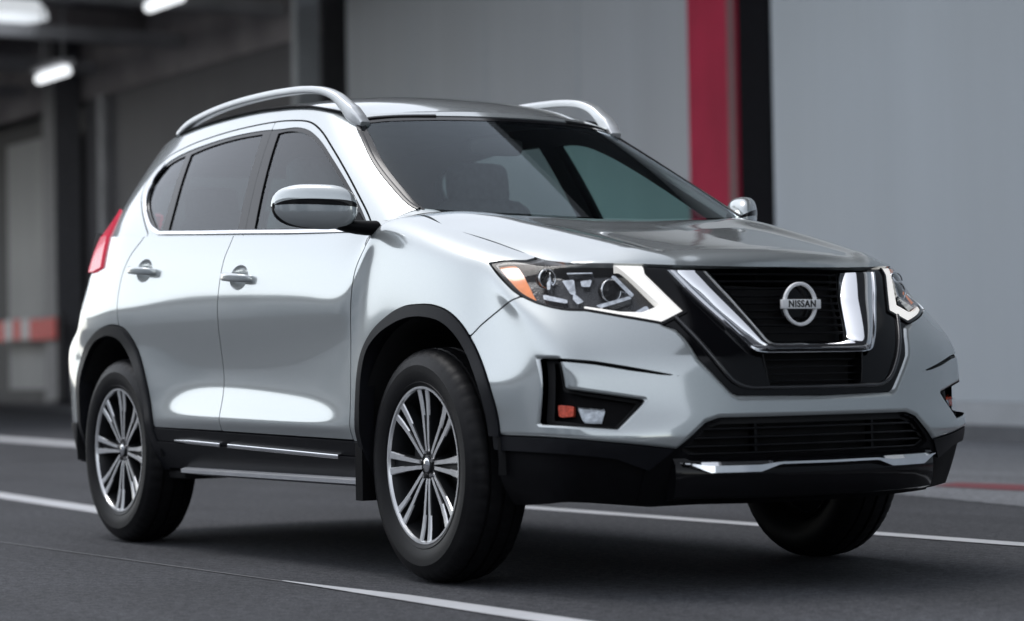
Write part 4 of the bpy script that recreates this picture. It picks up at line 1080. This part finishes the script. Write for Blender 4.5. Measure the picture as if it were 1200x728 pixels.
# ---- arch trim, side sills, rear valance
for s in (1, -1):
    mir = (lambda m: m) if s == 1 else (lambda m: m.mirror())
    for po, pi_, xr in ((arch_f_out, arch_f_in, (-.6, .7)), (arch_r_out, arch_r_in, (-3.4, -2.1))):
        fo_ = sdpoly(xz(G), po); fi_ = sdpoly(xz(G), pi_)
        a_ = clip(G, np.minimum.reduce([fo_-.001, -fi_, np.where(G.V[:, 1] < -.5, 9, -9), z-np.where(x < -2.9, .37, np.where(x > .30, .505, .30))]))
        fo2 = sdpoly(xz(a_), po)
        a_ = a_.offset(.004+.008*np.sqrt(np.clip(fo2/.012, 0, 1)))
        part('arch_trim', mir(flange(a_, .06)), TRIM)
    f_rock = np.minimum.reduce([f_sill-.002, -sdpoly(xz(G), arch_f_out)-.002, -sdpoly(xz(G), arch_r_out)-.002, x+2.4, -x-.35])
    up_ = clip(G, np.minimum(f_rock, z-(sill_z-.052))).offset(.006)
    lo_ = clip(G, np.minimum(f_rock, (sill_z-.056)-z)).offset(.014)
    lo_ = clip(lo_, lambda V: V[:, 2]-.335)
    sl_ = part('side_sill', mir(flange(up_, .02)+flange(lo_, .02)), TRIM)
    cx = np.linspace(-2.06, -.62, 40); cz = np.interp(cx, [-2.06, -1.582, -.62], [.4525, .4405, .4165])+.004
    cpth = np.array(on_G(cx, cz, .012)); cpth[:, 1] = np.poly1d(np.polyfit(cx, cpth[:, 1], 3))(cx)
    for lo_x, hi_x in ((-2.06, -1.592), (-1.578, -.62)):
        q = cpth[(cx >= lo_x-1e-6) & (cx <= hi_x+1e-6)]
        if s == -1: q = q*[1, -1, 1]
        sc1 = np.ones(len(q))
        if lo_x < -2: sc1[:5] = np.linspace(.3, 1, 5)
        bm_obj('chrome_strip', tube(q, rrect(.014, .017, .004), scale=sc1), CHROME, sl_)
    # side step under the sill
    st = loft([[(x_, -s*(w_-.010*(x_ < -1.95)*(-1.95-x_)/.1), z_) for w_, z_ in ((.80, .346), (.885, .341), (.904, .335), (.902, .321), (.80, .304))] for x_ in np.linspace(-2.05, -.47, 24)])
    bm_obj('side_step', st, STEPM, sl_, angle=30)
    # mud flap ahead of the sill
    mf = loft([[(-.44+dx, -s*w_, z_) for dx, w_ in ((-.03, .74), (.028, .74), (.022, .915), (-.03, .915))] for z_ in (.265, .31, .40, .47)])
    bpart('mud_flap', mf, PLASTIC)
rv = clip(G, np.minimum.reduce([f_sill-.002, -x-3.0, -f_arch-.002]))
part('rear_bumper_valance', flange(rv.offset(.006), .03).both(), TRIM)
# ledge of the rear bumper
# ---- dark shells behind the gaps, wheel housings, floor
inner = clip(G, np.minimum.reduce([hollow(f_arch_in, -.0), -f_gr+.01, -f_head+.01, -f_fog+.01, -fo_open+.01])).offset(-.030)
part('inner_shell', inner.both(), DARK)
innU = clip(U, np.minimum.reduce([-fU_ws-.010, -fU_rw-.01, np.minimum.reduce([-fU_glass['f'], -fU_glass['r'], -fU_glass['q']])-.012])).offset(-.040)
part('pillar_trim', innU.both(), CABIN)
part('headlining', RF.offset(-.045).both(), LINER)
for cx_ in (.02, -2.706):
    for s in (1, -1):
        lin = lathe_y([(.475, -.905), (.478, -.80), (.478, -.55), (.0, -.545)], 64, -6, 190)
        bmesh.ops.translate(lin, vec=(cx_, 0, .43), verts=lin.verts[:])
        if s == -1: bmesh.ops.scale(lin, vec=(1, -1, 1), verts=lin.verts[:])
        bpart('wheel_housing', lin, DARK)
fl_ = bmesh.new(); box(fl_, (-1.35, 0, .34), (4.3, 1.02, .05)); box(fl_, (-1.35, 0, .35), (1.75, 1.60, .05))
box(fl_, (.62, 0, .37), (.30, 1.10, .05)); box(fl_, (.45, -.2, .285), (.45, .5, .04), bevel=.01); box(fl_, (.1, .1, .30), (.5, .6, .06), bevel=.02); box(fl_, (-2.3, -.72, .31), (.28, .22, .05), bevel=.02)
box(fl_, (.02, 0, .31), (.09, 1.25, .06)); box(fl_, (-2.70, 0, .33), (.10, 1.25, .08))
bpart('underbody', fl_, DARK)

# ---- cabin
cb = bmesh.new()
dash = [(-.28, 1.18), (-.50, 1.215), (-.78, 1.20), (-.93, 1.12), (-.93, .95), (-.60, .85), (-.28, .85)]
bpart('dashboard', loft([[(a, y, b) for a, b in dash] for y in (-.74, -.4, 0, .4, .74)]), CABIN, angle=25)
stw = tube([(-.98+.10*math.sin(a)*.45, .38+.185*math.cos(a), 1.10+.185*math.sin(a)*.9) for a in np.linspace(0, 2*math.pi, 49)], rrect(.03, .03, .012), up=(1, 0, .3), caps=False)
bpart('steering_wheel', stw, CABIN)
def cushion(c, s, tilt=0, e=.35):
    bm = bmesh.new(); bmesh.ops.create_cube(bm, size=2); bmesh.ops.subdivide_edges(bm, edges=bm.edges[:], cuts=6, use_grid_fill=True)
    for v in bm.verts:
        p = np.array(v.co); q = np.sign(p)*np.abs(p); n = (np.abs(p)**5).sum()**.2; p = p/n
        v.co = (p[0]*s[0], p[1]*s[1], p[2]*s[2])
    bmesh.ops.rotate(bm, cent=(0, 0, 0), matrix=Matrix.Rotation(tilt, 3, 'Y'), verts=bm.verts[:]); bmesh.ops.translate(bm, vec=c, verts=bm.verts[:])
    return bm
for yy in (-.38, .38):
    sb = bpart('front_seat', cushion((-1.42, yy, .80), (.28, .26, .11)), SEATM, angle=180)
    bm_obj('seat_back', cushion((-1.68, yy, 1.12), (.085, .25, .34), R(-12)), SEATM, sb, angle=180)
    bm_obj('headrest', cushion((-1.76, yy, 1.515), (.055, .14, .095), R(-8)), SEATM, sb, angle=180)
    pp = bmesh.new(); box(pp, (-1.75, yy-.06, 1.43), (.012, .012, .14)); box(pp, (-1.75, yy+.06, 1.43), (.012, .012, .14)); bm_obj('headrest_posts', pp, STEEL, sb)
rs = bpart('rear_seat', cushion((-2.38, 0, .82), (.26, .64, .11)), SEATM, angle=180)
bm_obj('seat_back', cushion((-2.66, 0, 1.14), (.085, .64, .32), R(-14)), SEATM, rs, angle=180)
for yy in (-.42, 0, .42): bm_obj('headrest', cushion((-2.75, yy, 1.48), (.05, .12, .08), R(-8)), SEATM, rs, angle=180)
ct = bmesh.new(); box(ct, (-1.4, 0, .62), (2.6, 1.5, .04)); box(ct, (-1.25, 0, .75), (.9, .2, .22), bevel=.03); bpart('cabin_floor', ct, CABIN)
im = bpart('interior_mirror', cushion((-.98, 0, 1.60), (.02, .12, .035), R(12)), CABIN, angle=180)

# ---- roof rails
rail = spl([(-.985, -.578, 1.668), (-1.03, -.586, 1.695), (-1.09, -.592, 1.738), (-1.17, -.598, 1.790), (-1.26, -.603, 1.822), (-1.38, -.608, 1.841), (-1.60, -.612, 1.855), (-1.90, -.613, 1.860), (-2.15, -.612, 1.855), (-2.38, -.608, 1.840), (-2.56, -.604, 1.818), (-2.68, -.600, 1.788)], 6)
n_r = len(rail); tt = np.linspace(0, 1, n_r)
wd = np.interp(tt, [0, .10, .25, .8, .95, 1], [1.0, 1.15, 1.0, .9, .85, .7])
ht = np.interp(tt, [0, .06, .14, .20, .30, .75, .9, 1], [.7, 1.5, 2.0, 1.5, 1.05, .95, 1.0, .8])
ra = bpart('roof_rail', tube(rail, rrect(.046, .029, .007), scale=np.stack([wd, ht], 1)), RAILM, angle=40); mpart(ra)
rb = bpart('roof_ditch_trim', tube([(p[0], p[1]-.004, float(np.interp(-p[0], [1.02, 1.2, 1.36, 1.55, 1.8, 2.05, 2.3, 2.55, 2.78, 2.93], [1.700, 1.742, 1.772, 1.790, 1.804, 1.807, 1.803, 1.793, 1.775, 1.755]))+.001) for p in spl([(-1.13, -.592, 0), (-1.2, -.602, 0), (-1.5, -.612, 0), (-1.9, -.615, 0), (-2.3, -.612, 0), (-2.70, -.600, 0)], 10)], rrect(.022, .008, .003)), PLASTIC); mpart(rb)

# ---- door mirrors
def mirror_sec(t, grow=0):
    """t 0 at the door, 1 at the tip"""
    y = -.925-.215*t
    cx = -.435-.185*t-.02*t*t; cz = 1.297+.022*t
    k = (max(0.0, 1-abs(2*t-1)**3.2))**.5
    hx = .088*k*(1-.25*t)+.004+grow; hz = (.075-.006*t)*k+.004+grow
    return y, cx, cz, hx, hz
def mirror_part(a0, a1, grow, t0=0, t1=1, n=22):
    secs = []
    ang = np.linspace(R(a0), R(a1), 36)
    for t in np.linspace(t0, t1, n):
        tw = .5-.5*math.cos(math.pi*t); y, cx, cz, hx, hz = mirror_sec(tw, grow)
        secs.append([(cx+hx*np.sign(math.cos(a))*abs(math.cos(a))**.75, y, cz+hz*np.sign(math.sin(a))*abs(math.sin(a))**.75) for a in ang])
    bm = bmesh.new(); vs = [[bm.verts.new(p) for p in s_] for s_ in secs]
    full = a1-a0 >= 359
    for p, q in zip(vs[:-1], vs[1:]):
        for j in range(len(ang)-1): bm.faces.new((p[j], p[j+1], q[j+1], q[j]))
    if full: bmesh.ops.remove_doubles(bm, verts=bm.verts[:], dist=1e-5)
    return bm
mm = bpart('side_mirror', mirror_part(0, 360, 0), PLASTIC, angle=60)
m1 = bm_obj('mirror_cap', mirror_part(12, 182, .006), PAINT, mm, angle=60)
m2 = bm_obj('mirror_skirt', mirror_part(-72, 2, .004, .06, .98), PAINT, mm, angle=60)
ml_ = bm_obj('mirror_indicator', mirror_part(1, 11, .007, .10, .96), GLOSSB, mm, angle=60)
arm = loft([[(-.415+.046*(1-.5*t*t)*math.cos(a)-t*.05, -.85-.16*t, 1.230+.022*t*t+.027*(1-.45*t*t)*math.sin(a)) for a in np.linspace(0, 2*math.pi, 14, endpoint=False)] for t in np.linspace(0, 1, 6)])
m3 = bm_obj('mirror_arm', arm, PLASTIC, mm, angle=60)
sail = bmesh.new()
for off in (0, .012):
    pass
sq = [(-.60, 1.236), (-.60, 1.300), (-.55, 1.270), (-.50, 1.243), (-.455, 1.222), (-.44, 1.205), (-.50, 1.214)]
sp3 = np.array(on_U([a for a, b in sq], [max(b, 1.222) for a, b in sq], .004)); sp3[:, 2] = [b for a, b in sq]
vs = [sail.verts.new(p) for p in sp3]; f_ = sail.faces.new(vs); ex_ = bmesh.ops.extrude_face_region(sail, geom=[f_])
bmesh.ops.translate(sail, vec=(0, .02, 0), verts=[v for v in ex_['geom'] if isinstance(v, bmesh.types.BMVert)])
m4 = bm_obj('mirror_base', sail, PLASTIC, mm, smooth=False)
mo = mpart(mm); mo.location.y -= .16
for q in (m1, m2, ml_, m3, m4): mpart(q, mo)

# ---- wheels
def make_wheel():
    """wheel turned round y, outer face towards -y, centre at the origin"""
    tyre = lathe_y([(.262, -.100), (.274, -.112), (.282, -.115), (.284, -.1125), (.300, -.119), (.322, -.1225), (.340, -.1235), (.342, -.1215), (.352, -.1205), (.354, -.1185), (.364, -.1165), (.380, -.105), (.3905, -.088), (.3955, -.070), (.3965, -.062), (.3880, -.060), (.3880, -.051), (.3972, -.049), (.3995, -.030), (.400, -.008), (.390, -.006), (.390, .006), (.400, .008), (.3995, .030), (.3972, .049), (.3880, .051), (.3880, .060), (.3965, .062), (.3955, .070), (.3905, .088), (.380, .105), (.362, .118), (.335, .1235), (.300, .12), (.262, .10)], 240)
    for v in tyre.verts:
        rr = math.hypot(v.co.x, v.co.z); k = round(math.degrees(math.atan2(v.co.z, v.co.x))/1.5)
        if rr > .376 and (abs(v.co.y) > .0615 and k % 5 == 0 or .02 < abs(v.co.y) < .0495 and (k+2) % 5 == 0):
            f = (rr-.0028)/rr; v.co.x *= f; v.co.z *= f
    rim = lathe_y([(.264, -.098), (.269, -.104), (.2675, -.110), (.2605, -.1095), (.2565, -.100)], 128)
    for v in tyre.verts: v.co.y = -.1235+(v.co.y+.1235)*.93
    barrel = lathe_y([(.2562, -.0995), (.249, -.075), (.241, -.02), (.238, .08), (.262, .10)], 96)
    face = bmesh.new()
    NS = 8
    for k in range(NS):
        th = 2*math.pi*(k+.5)/NS+math.pi/NS
        for sgn in (-1, 1):
            secs = []
            for r, off, hw, yf in ((.046, .0088, .0082, -.086), (.075, .0105, .0085, -.089), (.12, .0140, .0095, -.091), (.17, .0185, .0108, -.093), (.215, .0235, .0122, -.097), (.2575, .0290, .0140, -.1035)):
                pts = []
                for u_, v_ in ((-hw, yf+.004), (-hw*.75, yf), (hw*.75, yf), (hw, yf+.004), (hw*.9, yf+.035), (-hw*.9, yf+.035)):
                    tx = sgn*off+u_
                    X = r*math.cos(th)-tx*math.sin(th); Z = r*math.sin(th)+tx*math.cos(th)
                    pts.append((X, v_, Z))
                secs.append(pts if sgn == 1 else pts)
            t_ = loft(secs); me_ = bpy.data.meshes.new('t'); bmesh.ops.recalc_face_normals(t_, faces=t_.faces[:]); t_.to_mesh(me_); t_.free(); face.from_mesh(me_); bpy.data.meshes.remove(me_)
    pocket = bmesh.new()
    for k in range(NS):                                    # dark web between the twin spokes
        th = 2*math.pi*(k+.5)/NS+math.pi/NS
        secs = []
        for r, hw, yf in ((.05, .010, -.070), (.12, .015, -.074), (.19, .022, -.078), (.2545, .031, -.086)):
            secs.append([(r*math.cos(th)-u_*math.sin(th), v_, r*math.sin(th)+u_*math.cos(th)) for u_, v_ in ((-hw, yf), (hw, yf), (hw, yf+.03), (-hw, yf+.03))])
        t_ = loft(secs); me_ = bpy.data.meshes.new('t'); bmesh.ops.recalc_face_normals(t_, faces=t_.faces[:]); t_.to_mesh(me_); t_.free(); pocket.from_mesh(me_); bpy.data.meshes.remove(me_)
    hub = lathe_y([(.0, -.092), (.026, -.092), (.030, -.089), (.031, -.084), (.050, -.082), (.060, -.076), (.066, -.05), (.066, .02), (.0, .02)], 48)
    cap = lathe_y([(.0, -.0945), (.020, -.0945), (.024, -.0925), (.0245, -.088)], 40)
    nuts = []
    for k in range(5):
        nuts.append(bmesh.new()); nb = nuts[-1]
        a = 2*math.pi*k/5+.4; g = bmesh.ops.create_cone(nb, cap_ends=True, segments=6, radius1=.0095, radius2=.008, depth=.02)
        bmesh.ops.rotate(nb, cent=(0, 0, 0), matrix=Matrix.Rotation(R(90), 3, 'X'), verts=g['verts']); bmesh.ops.translate(nb, vec=(.044*math.cos(a), -.084, .044*math.sin(a)), verts=g['verts'])
    disc = lathe_y([(.08, -.030), (.158, -.030), (.160, -.026), (.160, -.008), (.08, -.008)], 64)
    cal = bmesh.new(); box(cal, (-.135, -.02, .05), (.06, .075, .14), bevel=.012)
    drum = lathe_y([(.236, .02), (.10, .03), (.0, .03)], 48)
    res = []
    for nm, bm, ma, an in (('wheel_rim', rim, ALLOY, 40), ('tyre', tyre, RUBBER, 40), ('rim_barrel', barrel, GUN, 40), ('wheel_spokes', face, ALLOY, 30), ('spoke_pockets', pocket, GUN, 30), ('wheel_hub', hub, GUN, 40), ('hub_cap', cap, CHROME, 40), *[('wheel_nut', q, STEEL, 30) for q in nuts], ('brake_disc', disc, STEEL, 40), ('brake_caliper', cal, GUN, 30), ('wheel_back', drum, DARK, 40)):
        me = bpy.data.meshes.new(nm); bmesh.ops.recalc_face_normals(bm, faces=bm.faces[:]); bm.to_mesh(me); bm.free(); me.shade_smooth(); me.set_sharp_from_angle(angle=R(an)); me.materials.append(ma)
        if nm == 'wheel_spokes':                           # machined faces, dark painted flanks
            me.materials.append(GUN)
            for p in me.polygons: p.material_index = 0 if abs(p.normal.y) > .55 and p.center.y < -.08 else 1
        res.append((nm, me))
    return res
WM = make_wheel()
for cx_ in (0.0, -2.706):
    for s in (1, -1):
        root = None; rot = Matrix.Rotation((math.pi if s == -1 else 0)-(R(2.5) if cx_ == 0 else 0), 4, 'Z') @ Matrix.Rotation(R(0 if cx_ == 0 else 4), 4, 'Y')
        for nm, me in WM:
            o = link_mesh('wheel' if root is None else nm, me, car if root is None else root)
            if root is None:
                o.matrix_parent_inverse = Matrix.Translation((1.35, 0, 0)); o.matrix_basis = Matrix.Translation((cx_-(.012 if cx_ == 0 else 0), -.79*s, .40)) @ rot; root = o
